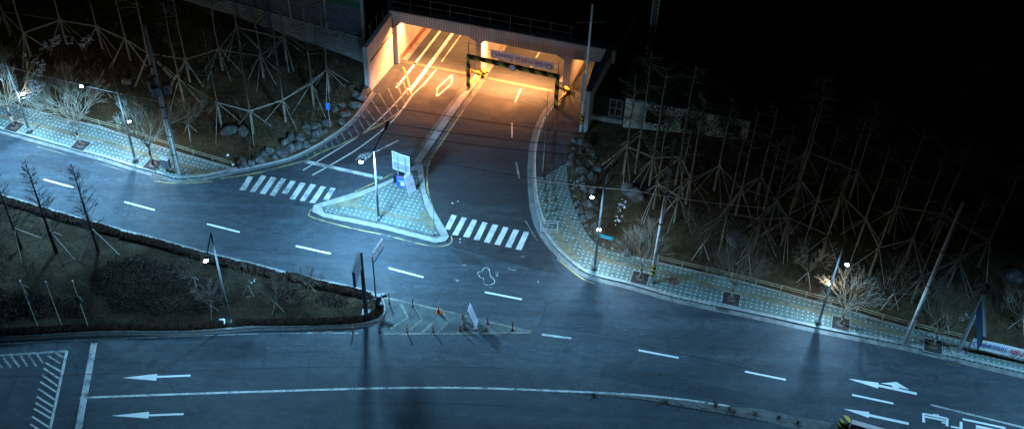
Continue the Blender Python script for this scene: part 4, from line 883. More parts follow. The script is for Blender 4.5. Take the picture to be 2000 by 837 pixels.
brush([[(0, 400), (200, 458), (400, 512), (540, 545), (700, 580), (720, 610), (500, 628), (0, 645)]], zm, 'median_grass', 'short dry grass in the median', 9, 'brush', (.05, .16))
brush([[(0, 196), (131, 231), (257, 266), (401, 310), (450, 326), (455, 318), (401, 298), (257, 256), (131, 221), (0, 186)]], zl, 'left_fence_grass', 'dry grass along the left fence', 22, 'dry_grass', (.08, .25))
brush([[(1280, 511), (1450, 549), (1629, 597), (1760, 635), (1898, 668), (1898, 655), (1760, 618), (1629, 580), (1450, 532), (1290, 500)]], zr, 'right_fence_grass', 'dry grass along the right fence', 22, 'dry_grass', (.08, .25))
b = MB()
for x, y in ((1160, 771), (1396, 794), (1398, 790), (1425, 800), (1434, 806), (1475, 808), (1558, 826), (1520, 815), (1300, 785)):
    c = G(x, y)
    for _ in range(40):
        a = U(0, 6.28); w = Vector((math.cos(a), math.sin(a), 0)) * .02; b.quad(c - w, c + w, c + Vector((U(-.4, .4), U(-.4, .4), U(.1, .5))))
tag(b.build('weeds', 'dry_grass'), 'tufts of weeds in the cracks beside the lower road', 'weeds', None, 'stuff')
def flakes(polys, zf, name, label, dens, mat='snow', sz=(.03, .10)):
    b = MB()
    for poly in polys:
        P = [T(x, y, zf) for x, y in poly]; x0, x1 = min(p.x for p in P), max(p.x for p in P); y0, y1 = min(p.y for p in P), max(p.y for p in P)
        for _ in range(int((x1 - x0) * (y1 - y0) * dens)):
            x, y = U(x0, x1), U(y0, y1); ins = False; j = len(P) - 1
            for i in range(len(P)):
                if (P[i].y > y) != (P[j].y > y) and x < (P[j].x - P[i].x) * (y - P[i].y) / (P[j].y - P[i].y) + P[i].x: ins = not ins
                j = i
            if not ins or mnoise.noise(Vector((x * 1.1, y * 1.1, 4))) < -.2 + .25 * rnd() or mnoise.noise(Vector((x * 2.6, y * 2.6, 7))) < -.3 + .4 * rnd(): continue
            r = U(*sz); n = 7; a0 = U(0, 6)
            top = [Vector((x + r * U(.6, 1.2) * math.cos(a0 + 6.283 * k / n), y + r * U(.6, 1.2) * math.sin(a0 + 6.283 * k / n), 0)) for k in range(n)]
            for q in top: q.z = zf(q.x, q.y) + .02
            ctr = Vector((x, y, zf(x, y) + .06))
            for k in range(n): b.quad(top[k], top[(k + 1) % n], ctr)
    return tag(b.build(name, mat), label, 'snow', None, 'stuff')
zs = lambda L: [(x / 4.65, y / 4.65) for x, y in L]
flakes([zs([(215, 480), (290, 470), (300, 530), (400, 545), (430, 600), (380, 690), (410, 770), (330, 900), (230, 930), (285, 700), (280, 600), (240, 540)]), zs([(350, 460), (400, 370), (540, 320), (670, 340), (670, 400), (440, 440)]), zs([(700, 400), (800, 320), (860, 350), (780, 450)])], zl, 'left_snow', 'thin broken snow patches on the left bank', 75, sz=(.035, .13))
flakes([[(1199, 440), (1208, 400), (1222, 380), (1228, 390), (1215, 425), (1205, 442)], [(1872, 620), (1885, 605), (1893, 620), (1880, 632)], [(1120, 350), (1140, 345), (1140, 372), (1122, 370)], [(1128, 395), (1142, 392), (1150, 425), (1135, 420)]], zr, 'right_snow', 'thin broken snow patches on the right bank', 55)
flakes([[(25, 602), (50, 588), (70, 580), (60, 600), (35, 612)], [(485, 548), (497, 540), (505, 545), (492, 556)], [(478, 585), (492, 568), (500, 578), (490, 590)], [(705, 585), (722, 580), (725, 596), (708, 598)]], zm, 'median_snow', 'small snow patches in the median', 30)
flakes([[(868, 395), (890, 390), (912, 402), (890, 412), (872, 408)], [(880, 468), (905, 462), (902, 472), (885, 476)], [(875, 481), (895, 484), (890, 492), (872, 488)], [(905, 395), (915, 398), (910, 408)]], lambda x, y: 0.0, 'ice_bits', 'scattered bits of ice by the right crosswalk', 2.5, 'snow', (.04, .1))

# ------------------------------------------------------------------ boulders
rprot = []
for k in range(6):
    bm = bmesh.new(); bmesh.ops.create_icosphere(bm, subdivisions=3, radius=1)
    rg = random.Random(k); off = Vector((k * 7, k * 3, 0)); planes = [(Vector((rg.uniform(-1, 1), rg.uniform(-1, 1), rg.uniform(-.4, 1))).normalized(), rg.uniform(.5, .8)) for _ in range(9)]
    for v in bm.verts:
        q = v.co.normalized(); s = 1 + .22 * mnoise.noise(q * 1.5 + off) + .09 * mnoise.noise(q * 4 + off); p = q * s
        for n_, d_ in planes:
            e = p.dot(n_) - d_
            if e > 0: p -= n_ * e * .88
        v.co = Vector((p.x * .62, p.y * .5, p.z * .46))
    me = bpy.data.meshes.new('boulder'); bm.to_mesh(me); bm.free(); me.materials.append(MATS['rock']); rprot.append(me)
def rock(x, y, zf, s, label, group):
    c = T(x, y, zf); o = bpy.data.objects.new('boulder', random.choice(rprot)); COL.objects.link(o)
    o.matrix_basis = Matrix.Translation(c + Vector((0, 0, .10 * s))) @ Matrix.Rotation(U(0, 6.28), 4, 'Z') @ Matrix.Rotation(U(-.3, .3), 4, 'X') @ Matrix.Diagonal((s * U(.85, 1.15), s * U(.85, 1.15), s * U(.85, 1.3), 1)); tag(o, label, 'boulder', group)
lr = [(474, 323), (490, 320), (504, 314), (517, 311), (536, 307), (553, 302), (567, 291), (583, 284), (597, 282), (612, 274), (620, 262), (634, 258), (668, 238), (680, 222), (692, 208), (703, 192), (712, 180)]
lr2 = [(498, 307), (513, 303), (527, 297), (541, 295), (561, 281), (566, 270), (584, 270), (600, 257), (617, 247), (598, 248), (655, 215), (668, 205), (672, 225), (684, 200), (695, 185), (640, 240)]
for k, (x, y) in enumerate(lr): rock(x, y, zl, U(.55, 1.15), 'grey boulder of the left rockery kerb row, %s from the pavement corner' % ORD[k], 'boulders of the left rockery')
for k, (x, y) in enumerate(lr2): rock(x, y, zl, U(.45, 1.05), 'grey boulder of the left rockery upper row, %s from the left' % ORD[k], 'boulders of the left rockery')
rr1 = [(1122, 275), (1119, 290), (1118, 305), (1117, 320), (1119, 336), (1118, 352), (1121, 368), (1124, 383), (1129, 398), (1134, 412), (1140, 428), (1146, 442), (1154, 455), (1166, 467), (1180, 478), (1198, 486), (1212, 490), (1226, 493)]
rr2 = [(1136, 280), (1134, 300), (1131, 318), (1135, 336), (1137, 352), (1141, 368), (1144, 385), (1150, 402), (1155, 420), (1160, 440), (1168, 452)]
rr3 = [(1152, 290), (1160, 305), (1168, 331), (1158, 345), (1158, 375), (1163, 395), (1185, 350), (1155, 318)]
for k, (x, y) in enumerate(rr1): rock(x, y, zr, U(.35, .85), 'rough boulder of the right rockery edge row, %s from the underpass' % ORD[k], 'boulders of the right rockery')
for k, (x, y) in enumerate(rr2): rock(x, y, zr, U(.35, 1.0), 'rough boulder of the right rockery middle row, %s from the underpass' % ORD[k], 'boulders of the right rockery')
for k, (x, y) in enumerate(rr3): rock(x, y, zr, U(.45, 1.1), 'rough boulder of the right rockery upper row, %s in its row' % ORD[k], 'boulders of the right rockery')
for x, y, s, lab, zf in ((450, 256, 1.5, 'large round pale boulder in the left grove', zl), (474, 257, 1.2, 'round boulder right of the large one in the left grove', zl), (1440, 467, 2.0, 'large flat boulder in the right grove', zr), (1229, 367, 1.3, 'tall pale boulder standing above the right rockery', zr), (1238, 381, 1.6, 'broad pale boulder below the tall one above the right rockery', zr), (1975, 538, 1.6, 'dark boulder at the right edge of the right bank', zr), (245, 160, 1.0, 'dim boulder on the upper left bank', zl)): rock(x, y, zf, s, lab, None)
for o in COL.objects:
    if o.get('group', 1) is None: del o['group']

# ------------------------------------------------------------------ lamps
LIGHTCOL = (.26, .64, 1.0)
def spot(p, e, col=LIGHTCOL, angle=150, blend=.5, r=.12, name='lamp_light', aim=(0, 0, -1)):
    l = bpy.data.lights.new(name, 'SPOT'); l.energy = e; l.color = col; l.spot_size = R(angle); l.spot_blend = blend if angle < 169 else .15; l.shadow_soft_size = r
    o = bpy.data.objects.new(name, l); COL.objects.link(o); o.location = p; o.rotation_euler = Vector(aim).to_track_quat('-Z', 'Y').to_euler(); return o
def point(p, e, col, r=.1, name='globe_light'):
    l = bpy.data.lights.new(name, 'POINT'); l.energy = e; l.color = col; l.shadow_soft_size = r; o = bpy.data.objects.new(name, l); COL.objects.link(o); o.location = p; return o
def street_lamp(base, top_px, heads, label, globe=None, ge=0, mat='lamp_pole', lit=None, tilt=.45, flood=0, wide=150):
    bs = G(*base, .14); h = height(bs, top_px); t = thing('street_lamp', bs, label, 'street lamp', 'street lamps'); top = bs + Vector((0, 0, h))
    b = MB(); b.tube(bs, bs + Vector((0, 0, .5)), .17, .14, 12); b.tube(bs + Vector((0, 0, .5)), top, .11, .06, 12); b.build('pole', mat, t, True)
    b = MB(); b.box(bs + Vector((0, 0, .03)), (.5, .5, .06)); b.build('base_plate', 'iron', t)
    for k, (hp, e) in enumerate(heads):
        hd_ = G(*hp, h + .15); d = (hd_ - top); d.z = 0; L = d.length; d.normalize(); a = MB(); q = [top + Vector((0, 0, -.05)), top + d * (L * .25) + Vector((0, 0, .12)), top + d * (L * .75) + Vector((0, 0, .2))]
        a.tube(q[0], q[1], .05, .045); a.tube(q[1], q[2], .045, .04); a.build('arm', 'metal_dark', t)
        rz = math.atan2(d.y, d.x); c = top + d * (L * .75 + .38) + Vector((0, 0, .24)); a = MB(); Mh = Matrix.Rotation(rz, 3, 'Z') @ Matrix.Rotation(R(-24), 3, 'Y')
        a.hexa([c + Mh @ Vector(v) for v in ((-.42, -.1, -.06), (.42, -.17, -.06), (.42, .17, -.06), (-.42, .1, -.06))], [c + Mh @ Vector(v) for v in ((-.42, -.06, .05), (.36, -.11, .1), (.36, .11, .1), (-.42, .06, .05))]); hh = a.build('lamp_head', 'metal_dark', t)
        a = MB(); a.ball(c + Mh @ Vector((.33 if d.y < 0 else .08, 0, -.05 if d.y < 0 else -.02)), .15 if d.y < 0 else .10, (1.1, .95, .7), 14, 8); ln = a.build('lens', 'lens_lit', t, True); ln.parent = hh
        spot(c + Mh @ Vector((.3, 0, -.2)), e, angle=wide, r=.6, aim=d * (tilt if d.y < 0 else 1.7) + Vector((0, 0, -1)))
    if globe:
        gz_ = globe[2]; gp = G(globe[0], globe[1], gz_); pp = bs + Vector((0, 0, gz_ + .15)); a = MB(); a.tube(pp, gp + Vector((0, 0, .22)), .025); a.tube(gp + Vector((0, 0, .1)), gp + Vector((0, 0, .24)), .09, .05, 12); gl2 = a.build('side_lamp', 'metal_dark', t)
        a = MB(); a.ball(gp, .16, (1, 1, .8)); g2 = a.build('globe', 'globe_lit', t, True); g2.parent = gl2
        point(gp - Vector((0, 0, .2)), ge, (1.0, .92, .74), .12)
        if flood: spot(gp - Vector((0, 0, .22)), flood, angle=168, blend=1.0, r=.06, aim=-RNV * 1.6 + Vector((0, 0, -1)), name='side_light')
    return t, top
POW = 1.55; RNV = Vector((.26, .966, 0))
street_lamp((265, 315), (215, 140), [((160, 175), 12500 * POW)], 'street lamp on the left pavement with its head over the fan shaped tree', (252, 237, 3.9), 620, flood=1300)
street_lamp((58, 258), (0, 90), [((-55, 125), 12000 * POW)], 'street lamp at the left frame edge with a small lit side lamp', (45, 183, 4.2), 420, flood=1300)
street_lamp((740, 430), (736, 293), [((709, 318), 13000 * POW), ((759, 243), 1300 * POW)], 'double armed street lamp on the traffic island', wide=170, tilt=.16)
street_lamp((450, 632), (412, 455), [((403, 516), 2500 * POW)], 'street lamp in the median with its head turned to the lower road', tilt=.15)
street_lamp((1161, 524), (1177, 341), [((1155, 392), 5000 * POW), ((1200, 327), 260 * POW)], 'street lamp on the right pavement with a teal street name plate', (1170, 448, 4.2), 620, flood=2000, wide=166)
street_lamp((1598, 631), (1657, 472), [((1653, 521), 3000 * POW)], 'street lamp on the right pavement beside the bright bare tree', (1621, 553, 3.9), 330, flood=2000, wide=168)
street_lamp((2052, 734), (2168, 566), [((2166, 616), 5200 * POW)], 'added unseen street lamp beyond the right frame edge, lighting the low banner', tilt=.3, wide=160)  # unseen lamp, added outside the frame to light the low banner
# ------------------------------------------------------------------ utility poles
def upole(base, top, label, r0=.19, r1=.12, band=False, mat='pole_concrete'):
    bs = G(*base, .14); h = height(bs, top); t = thing('utility_pole', bs, label, 'utility pole', 'utility poles'); b = MB(); b.tube(bs - Vector((0, 0, .1)), bs + Vector((0, 0, h)), r0, r1, 14); b.build('shaft', mat, t, True)
    if band: b = MB(); b.tube(bs + Vector((0, 0, .9)), bs + Vector((0, 0, 2.1)), r0 + .015, r0 + .01, 14); b.build('hazard_band', 'hazard_small', t)
    return t, bs, h
RD = Vector((math.cos(R(-16)), math.sin(R(-16)), 0)); RN = Vector((-RD.y, RD.x, 0))
t, bs, h = upole((348, 338), (283, 50), 'thick utility pole with transformers at the left pavement corner', .23, .15)
b = MB(); b.tube(bs + RD * .27 + Vector((0, 0, .2)), bs + RD * .24 + Vector((0, 0, 7.4)), .06, .06, 8); b.build('cable_duct', 'metal_grey', t)
for zz_ in (2.2, 4.2, 6.2, 7.3):
    b = MB(); b.tube(bs + Vector((0, 0, zz_)), bs + Vector((0, 0, zz_ + .07)), .25, .25, 12); b.build('steel_band', 'iron', t)
for k, (dx, dy) in enumerate(((-.65, .1), (.05, -.55), (.75, .15))):
    c = bs + RD * dx + RN * dy + Vector((0, 0, 9.3)); b = MB(); b.tube(c - Vector((0, 0, .45)), c + Vector((0, 0, .45)), .33, .33, 14); tr = b.build('transformer', 'transformer', t); b = MB(); b.tube(c + Vector((0, 0, .45)), c + Vector((0, 0, .75)), .06, .04, 8); b.build('bushing', 'concrete', t).parent = tr
for zz_, L in ((8.7, 1.9), (10.6, 2.4), (11.6, 2.2)):
    b = MB(); b.box(bs + RN * .2 + Vector((0, 0, zz_)), (L, .12, .12), R(-16) + (R(90) if zz_ > 9 else 0)); b.build('crossarm', 'iron', t)
pLt = bs
t, bs, h = upole((1135, 256), (1157, 8), 'slim utility pole by the footway with a high crossarm', .17, .08, True)
b = MB(); b.box(bs + Vector((0, 0, 11.9)), (2.6, .1, .1), R(8)); b.build('crossarm', 'iron', t)
b = MB(); b.box(bs + Vector((-.22, -.1, 5.0)), (.22, .2, 3.0)); b.build('cable_duct', 'metal_pale', t)
pTp = bs
t, bs, h = upole((1272, 551), (1312, 270), 'utility pole with a yellow and black band on the right pavement', .17, .10, True)
for zz_ in (6.5, 9.6, 12.2): b = MB(); b.tube(bs + Vector((0, 0, zz_)), bs + Vector((0, 0, zz_ + .1)), .19, .19, 10); b.build('steel_band', 'iron', t)
pRt = bs; hR = h
t, bs, h = upole((1767, 671), (1875, 395), 'tall pale bare utility pole on the right pavement', .19, .11)
for zz_ in (3, 6.5, 10): b = MB(); b.tube(bs + Vector((0, 0, zz_)), bs + Vector((0, 0, zz_ + .06)), .185, .185, 10); b.build('steel_band', 'iron', t)
def cable(a, c, sag, label, mat='cable', r=.022):
    pts = []
    for k in range(21):
        f = k / 20; p = Vector(a).lerp(Vector(c), f); p.z -= sag * 4 * f * (1 - f); pts.append(p)
    b = MB(); b.path(pts, r, 5); tag(b.build('power_cable', mat), label, 'cable', 'cables strung over the junction')
Z = lambda p, z: Vector((p.x, p.y, z))
cable(Z(pLt, 11.7) + RN * .9, Z(pRt, hR - .2) , 1.1, 'dark cable over the underpass approach, uppermost of three')
cable(Z(pLt, 10.7) - RN * .2, Z(pRt, hR - 1.3), 1.2, 'dark cable over the underpass approach, middle of three')
cable(Z(pLt, 10.0) - RN * .7, Z(pRt, hR - 2.0), 1.3, 'dark cable over the underpass approach, lowest of three')
cable(G(-120, 92, 7.2), Z(pLt, 7.9), .35, 'pale thin cable running in front of the fan shaped tree', 'cable_pale', .02)
it = G(736, 291, 7.7); cable(Z(pLt, 7.9), it, .5, 'pale thin cable from the transformer pole to the island lamp', 'cable', .016)
cable(it, G(1179, 366, 8.8), .3, 'thin cable from the island lamp to the right street lamp', 'cable', .016)
cable(G(1048, 351, 6.5), G(1240, 372, 6.8), .1, 'pale thin cable crossing above the right rockery', 'cable_pale', .02)
cable(G(1240, 372, 6.8), G(1495, 406, 6.6), .2, 'pale thin cable running into the right grove', 'cable_pale', .016)
# ------------------------------------------------------------------ signs
def panel3(t, o, x, y, th, matf, name, matb=None):
    "board: corner o, edge vectors x and y, thickness towards the back"
    n = Vector(x).cross(Vector(y)).normalized(); b = MB(); o = Vector(o); b.hexa([o - n * th, o + x - n * th, o + x + y - n * th, o + y - n * th], [o, o + x, o + x + y, o + y]); return b.build(name, matf, t), n
def scribble(t, o, x, y, n, rows, mat, seed, margin=.08):
    rg = random.Random(seed); b = MB(); o = Vector(o) + n * .012; x = Vector(x); y = Vector(y)
    for r_ in range(rows):
        v0 = 1 - margin - (r_ + .8) * (1 - 2 * margin) / rows; hh = .5 * (1 - 2 * margin) / rows; u = margin + rg.uniform(0, .05)
        while u < 1 - margin - .04:
            w = rg.uniform(.03, .07)
            for _ in range(3):
                a0, a1 = u + rg.uniform(0, w * .5), u + w; c0 = v0 + rg.uniform(0, hh * .7); b.quad(o + x * a0 + y * c0, o + x * a1 + y * c0, o + x * a1 + y * (c0 + hh * .2), o + x * a0 + y * (c0 + hh * .2))
            b.quad(o + x * (u + w * .4) + y * v0, o + x * (u + w * .55) + y * v0, o + x * (u + w * .55) + y * (v0 + hh), o + x * (u + w * .4) + y * (v0 + hh))
            u += w + (.06 if rg.random() < .2 else .015)
    b.build('lettering', mat, t)
V = Vector; UPV = V((0, 0, 1))
bs = T(715, 612, zm); h = height(bs, (707, 492)); t = thing('direction_sign', bs, 'blue edged direction sign on a dark post at the median tip', 'road sign')
b = MB(); b.tube(bs, bs + V((0, 0, h)), .17, .13, 10); b.build('post', 'metal_dark', t); b = MB(); b.box(bs + V((0, 0, .1)), (.6, .6, .2)); b.build('footing', 'concrete', t)
e = G(692.6, 534, bs.z + h); dd = (e - bs); dd.z = 0; LB = dd.length; dd.normalize(); o_ = bs + dd * -.05 + V((0, 0, h - 1.5)); 
pn, n = panel3(t, o_ + dd * LB, -dd * (LB - .2), UPV * 1.5, .2, 'blue_sign', 'board')
o2 = o_ + dd * (LB - .05) + V((0, 0, .05)); sgn = 1
pf, n = panel3(t, o2 + n * .012, -dd * (LB - .3), UPV * 1.4, .006, 'panel_pale', 'board_face'); scribble(t, o2 + n * .01, -dd * (LB - .3), UPV * 1.4, n, 3, 'text_blue', 3)
b = MB(); b.hexa(*[[o_ + dd * a_ + n * q_ + UPV * z_ for a_, q_ in ((LB + .02, .02), (.15, .02), (.15, -.22), (LB + .02, -.22))] for z_ in (1.502, 1.55)]); b.build('board_cap', 'metal_dark', t)
bs = T(735, 594, zm); h = height(bs, (726, 500)); t = thing('direction_sign', bs, 'white direction plate on a slim grey post at the median tip', 'road sign'); b = MB(); b.tube(bs, bs + V((0, 0, h)), .07, .06, 10); b.build('post', 'metal_grey', t)
e = G(746, 476, h); dd = e - bs; dd.z = 0; dd.normalize(); o_ = bs + dd * .1 + V((0, 0, h - .85)); pn, n = panel3(t, o_, dd * 1.75, UPV * .95, .07, 'white_panel', 'plate'); panel3(t, o_ + n * .006, dd * 1.75, UPV * .2, .004, 'blue_sign', 'plate_band'); scribble(t, o_ + UPV * .2, dd * 1.75, UPV * .75, n, 2, 'text_blue', 5)
b = MB(); b.hexa([o_ + UPV * .96, o_ + dd * 1.75 + UPV * .96, o_ + dd * 1.75 + UPV * .96 - n * .12, o_ + UPV * .96 - n * .12], [o_ + UPV * 1.02, o_ + dd * 1.75 + UPV * 1.02, o_ + dd * 1.75 + UPV * 1.02 - n * .12, o_ + UPV * 1.02 - n * .12]); b.build('plate_cap', 'metal_dark', t)
c = T(742, 598, zm); t = thing('control_device', c, 'dark boxy traffic device on a short post at the median tip', 'traffic device'); b = MB(); b.tube(c, c + V((0, 0, 1.2)), .06); b.build('post', 'metal_dark', t)
for k, (x, y, z, s) in enumerate(((0, 0, 1.1, .34), (.32, 0, 1.3, .24), (-.25, .1, .6, .26), (.05, -.1, .3, .3))): b = MB(); b.box(c + V((x, y, z)), (s, s, s * 1.2), .3 * k); b.build('housing', 'traffic_box', t)
b = MB(); b.tube(c + V((.45, 0, 1.3)), c + V((.62, -.05, 1.28)), .1, .12, 10); b.build('lens_hood', 'black', t)
# overhead sign at the right
bs = G(1870, 686, .14); h = height(bs, (1921, 572)); t = thing('overhead_sign', bs, 'grey pole carrying a blue road sign out over the right road', 'road sign'); b = MB(); b.tube(bs, bs + V((0, 0, h)), .17, .12, 8); b.build('post', 'truss_grey', t)
b = MB()
for k in range(4): a = k * 1.571 + .5; b.hexa([bs + V((math.cos(a + s) * r_, math.sin(a + s) * r_, 0)) for r_, s in ((.16, -.15), (.42, -.07), (.42, .07), (.16, .15))], [bs + V((math.cos(a + s) * r_, math.sin(a + s) * r_, z)) for r_, s, z in ((.15, -.15, .7), (.2, -.07, .1), (.2, .07, .1), (.15, .15, .7))])
b.build('gusset', 'truss_grey', t); b = MB(); b.box(bs + V((0, 0, .04)), (1, 1, .08)); b.build('base_plate', 'concrete', t)
e = G(1926.6, 657, bs.z + h); dd = e - bs; dd.z = 0; LB = dd.length; dd.normalize(); tp_ = bs + V((0, 0, h)); b = MB(); b.tube(tp_ - V((0, 0, .2)), tp_ + dd * (LB - .1) - V((0, 0, .2)), .06); b.tube(tp_ - V((0, 0, 1.0)), tp_ + dd * (LB - .1) - V((0, 0, 1.0)), .06); b.build('arm', 'metal_grey', t)
pn, n = panel3(t, tp_ + dd * LB + V((-.12, 0, -1.5)), -dd * (LB - .5), UPV * 1.5, .06, 'teal_sign' if False else 'blue_dark', 'board'); b = MB(); b.hexa(*[[tp_ + dd * a_ + V((-.13, 0, z)) + n * s for a_, s in ((LB + .02, .03), (.48, .03), (.48, -.09), (LB + .02, -.09))] for z in (.002, .04)]); b.build('board_cap', 'metal_pale', t)
b = MB(); b.box(tp_ + V((0, 0, .35)), (.35, .35, .7)); b.build('signal_box', 'metal_dark', t)
# street name plate and little blue post sign
p = G(1181, 458, 4.0); c = G(1161, 524, .14); t = thing('street_name_plate', V((c.x, c.y, 4.0)), 'teal street name plate fixed to the right street lamp', 'street sign'); pn, n = panel3(t, V((c.x + .1, c.y - .06, 3.75)), V((1.05, -.35, 0)), UPV * .35, .04, 'teal_sign', 'plate'); scribble(t, V((c.x + .1, c.y - .06, 3.75)), V((1.05, -.35, 0)), UPV * .35, n, 1, 'white_panel', 8, .15)
bs = T(645, 250, zl); h = height(bs, (641, 201)); t = thing('post_sign', bs, 'small blue sign on a thin post in the left rockery', 'road sign'); b = MB(); b.tube(bs, bs + V((0, 0, h)), .035); b.build('post', 'metal_grey', t); b = MB(); b.box(bs + V((0, -.05, h - .35)), (.32, .05, .7), .2); b.build('plate', 'blue_box', t)
# island furniture
za = .21; pa, pb = G(779, 366, za), G(793, 371, za); t = thing('signboard', (pa + pb) / 2, 'pale signboard seen from its framed back on two island posts', 'road sign'); ht = height(pa, (777, 300)); xd = (pb - pa).normalized()
for q in (pa, pb): b = MB(); b.tube(q, q + V((0, 0, ht)), .06); b.build('post', 'metal_grey', t)
o_ = pa - xd * .45 + V((0, .07, ht - 1.85)); b = MB(); b.box(o_ + xd * .8 + UPV * .95, (1.7, .05, 1.9), math.atan2(xd.y, xd.x)); b.build('board', 'metal_grey', t); b = MB()
for f in (0, .5, 1): b.box(o_ + xd * .8 + UPV * (.03 + 1.84 * f) + V((0, -.05, 0)), (1.7, .06, .07), math.atan2(xd.y, xd.x))
for f in (0, .3, .72, 1): b.box(o_ + xd * (-.02 + 1.64 * f) + UPV * .95 + V((0, -.052, 0)), (.06, .05, 1.76), math.atan2(xd.y, xd.x))
b.build('frame', 'metal_pale', t)
c = G(786, 364, za); t = thing('notice_box', c, 'blue box with white sheets and an orange top on the island', 'box'); b = MB(); b.box(c + V((0, 0, .80)), (.85, .5, 1.25), -.15); b.build('body', 'blue_box', t); b = MB(); b.box(c + V((-.1, -.31, 1.28)), (.5, .06, .07), -.15); b.build('orange_bar', 'orange', t); b = MB(); b.box(c + V((.06, -.31, .55)), (.32, .03, .36), -.15); b.box(c + V((-.05, -.31, .9)), (.5, .03, .05), -.15); b.build('sheet', 'white_panel', t); b = MB()
for sx_, sy_ in ((-.3, -.15), (.3, -.15), (.3, .15), (-.3, .15)): b.tube(c + V((sx_, sy_, 0)), c + V((sx_, sy_, .25)), .03)
b.build('leg', 'metal_dark', t); b = MB(); b.box(c + V((0, .02, 1.47)), (.9, .56, .08), -.15); b.build('lid', 'black', t)
c = G(774, 354, za); t = thing('cabinet', c, 'small black cabinet behind the island signboard', 'cabinet'); b = MB(); b.box(c + V((0, 0, .45)), (.42, .4, .82)); b.build('body', 'black', t); b = MB(); b.box(c + V((0, 0, .02)), (.5, .46, .05)); b.build('plinth', 'concrete_dark', t); b = MB(); b.box(c + V((0, 0, .89)), (.48, .46, .05)); b.build('lid', 'metal_dark', t)
q0, q1 = G(799, 381, za + .05), G(813.5, 371.5, za + .05); t = thing('leaning_board', (q0 + q1) / 2, 'white notice board with rows of text leaning on the island', 'notice board'); up_ = V((-.38, .12, 2.0)); pn, n = panel3(t, q0, q1 - q0, up_, .06, 'board_pale', 'board'); scribble(t, q0 + up_ * .62, q1 - q0, up_ * .3, n, 2, 'text_blue', 11); scribble(t, q0 + up_ * .3, q1 - q0, up_ * .28, n, 2, 'text_red', 12); b = MB(); b.tube(q0 - n * .06 + up_ * .8, V((q0.x - .2, q0.y + 1.3, za)), .03); b.tube(q1 - n * .06 + up_ * .8, V((q1.x - .2, q1.y + 1.3, za)), .03); b.build('leg', 'metal_dark', t)
c = G(848, 459, .15); t = thing('thin_post', c, 'thin dark post at the right corner of the island', 'post'); h = height(c, (848, 409)); b = MB(); b.tube(c, c + V((0, 0, h)), .03); b.build('shaft', 'metal_grey', t); b = MB(); b.tube(c, c + V((0, 0, .1)), .1, .08); b.build('foot', 'iron', t)
# notice board on the hatched nose
q0, q1 = G(929.4, 642, .1), G(934, 626, .1); t = thing('leaning_board', (q0 + q1) / 2, 'white slanted notice board on the hatched nose among the orange posts', 'notice board'); up_ = G(914, 607, 1.7) - q0; pn, n = panel3(t, q0, q1 - q0, up_, .05, 'panel_pale', 'board'); n2 = n
scribble(t, q0 + up_ * .15, q1 - q0, up_ * .75, n, 4, 'text_grey', 21); b = MB(); b.tube(q0 + up_ * .8 - n * .06, q0 - V((1.3, 0, .1)), .03); b.tube(q1 + up_ * .8 - n * .06, q1 - V((1.3, 0, .1)), .03); b.build('leg', 'metal_pale', t); b = MB(); b.box(G(929, 641, .06), (.35, .3, .14)); b.build('foot', 'concrete', t)
# orange posts and a cone
def dpost(x, y, top, label, s=1.0, dark=False):
    c = G(x, y); t = thing('delineator_post', c, label, 'bollard', 'delineator posts round the hatched nose'); h = max(.75, height(c, (x, top)))
    b = MB(); b.tube(c, c + V((0, 0, .05)), .13, .1, 12); b.build('foot', 'black', t); b = MB(); b.tube(c + V((0, 0, .05)), c + V((0, 0, h)), .045, .04, 8); b.build('shaft', 'orange' if not dark else 'rust_red', t); b = MB(); b.tube(c + V((0, 0, h * .62)), c + V((0, 0, h * .74)), .048, .048, 8); b.build('reflector_band', 'white_panel' if not dark else 'black', t)
dn = [(689.7, 648, 633, 'orange delineator post before the median kerb, leftmost of the front row'), (741.6, 647, 631, 'orange delineator post at the median tip corner, front row'), (795, 648, 632, 'orange delineator post below the first chevron, front row'), (846, 647, 631, 'orange delineator post below the second chevron, front row'), (898.5, 645, 628, 'orange delineator post left of the white notice board, front row'), (950, 645, 632, 'orange delineator post right of the white notice board, front row')]
for x, y, tpx, lab in dn: dpost(x, y, tpx, lab)
for x, y, tpx, lab in [(760.5, 592, 571, 'dark delineator post nearest the median tip, back row'), (806.4, 598, 582, 'dark delineator post above the chevrons, back row'), (903.5, 622, 608, 'rust red delineator post beside a bent stick, back row'), (952.4, 632, 618, 'dark delineator post right of the notice board, back row'), (1001, 645, 627, 'dark delineator post at the far right tip of the nose')]: dpost(x, y, tpx, lab, dark=True)
c = G(857, 610); t = thing('traffic_cone', c, 'orange traffic cone in the back row of the hatched nose', 'traffic cone'); b = MB(); b.box(c + V((0, 0, .03)), (.42, .42, .05)); b.build('base', 'orange', t); b = MB(); b.tube(c + V((0, 0, .05)), c + V((0, 0, .8)), .16, .04, 12); b.build('cone', 'orange', t); b = MB(); b.tube(c + V((0, 0, .42)), c + V((0, 0, .55)), .107, .086, 12); b.build('white_band', 'white_panel', t)
c = G(902, 640); t = thing('bent_frame', c, 'bundle of rusty sticks leaning by the white notice board', 'debris'); b = MB()
for k in range(7): b.tube(c + V((U(-.3, .3), U(-.2, .4), 0)), c + V((U(-.1, .3), U(.2, .6), U(.7, 1.3))), .03)
b.build('sticks', 'wood_pole', t)
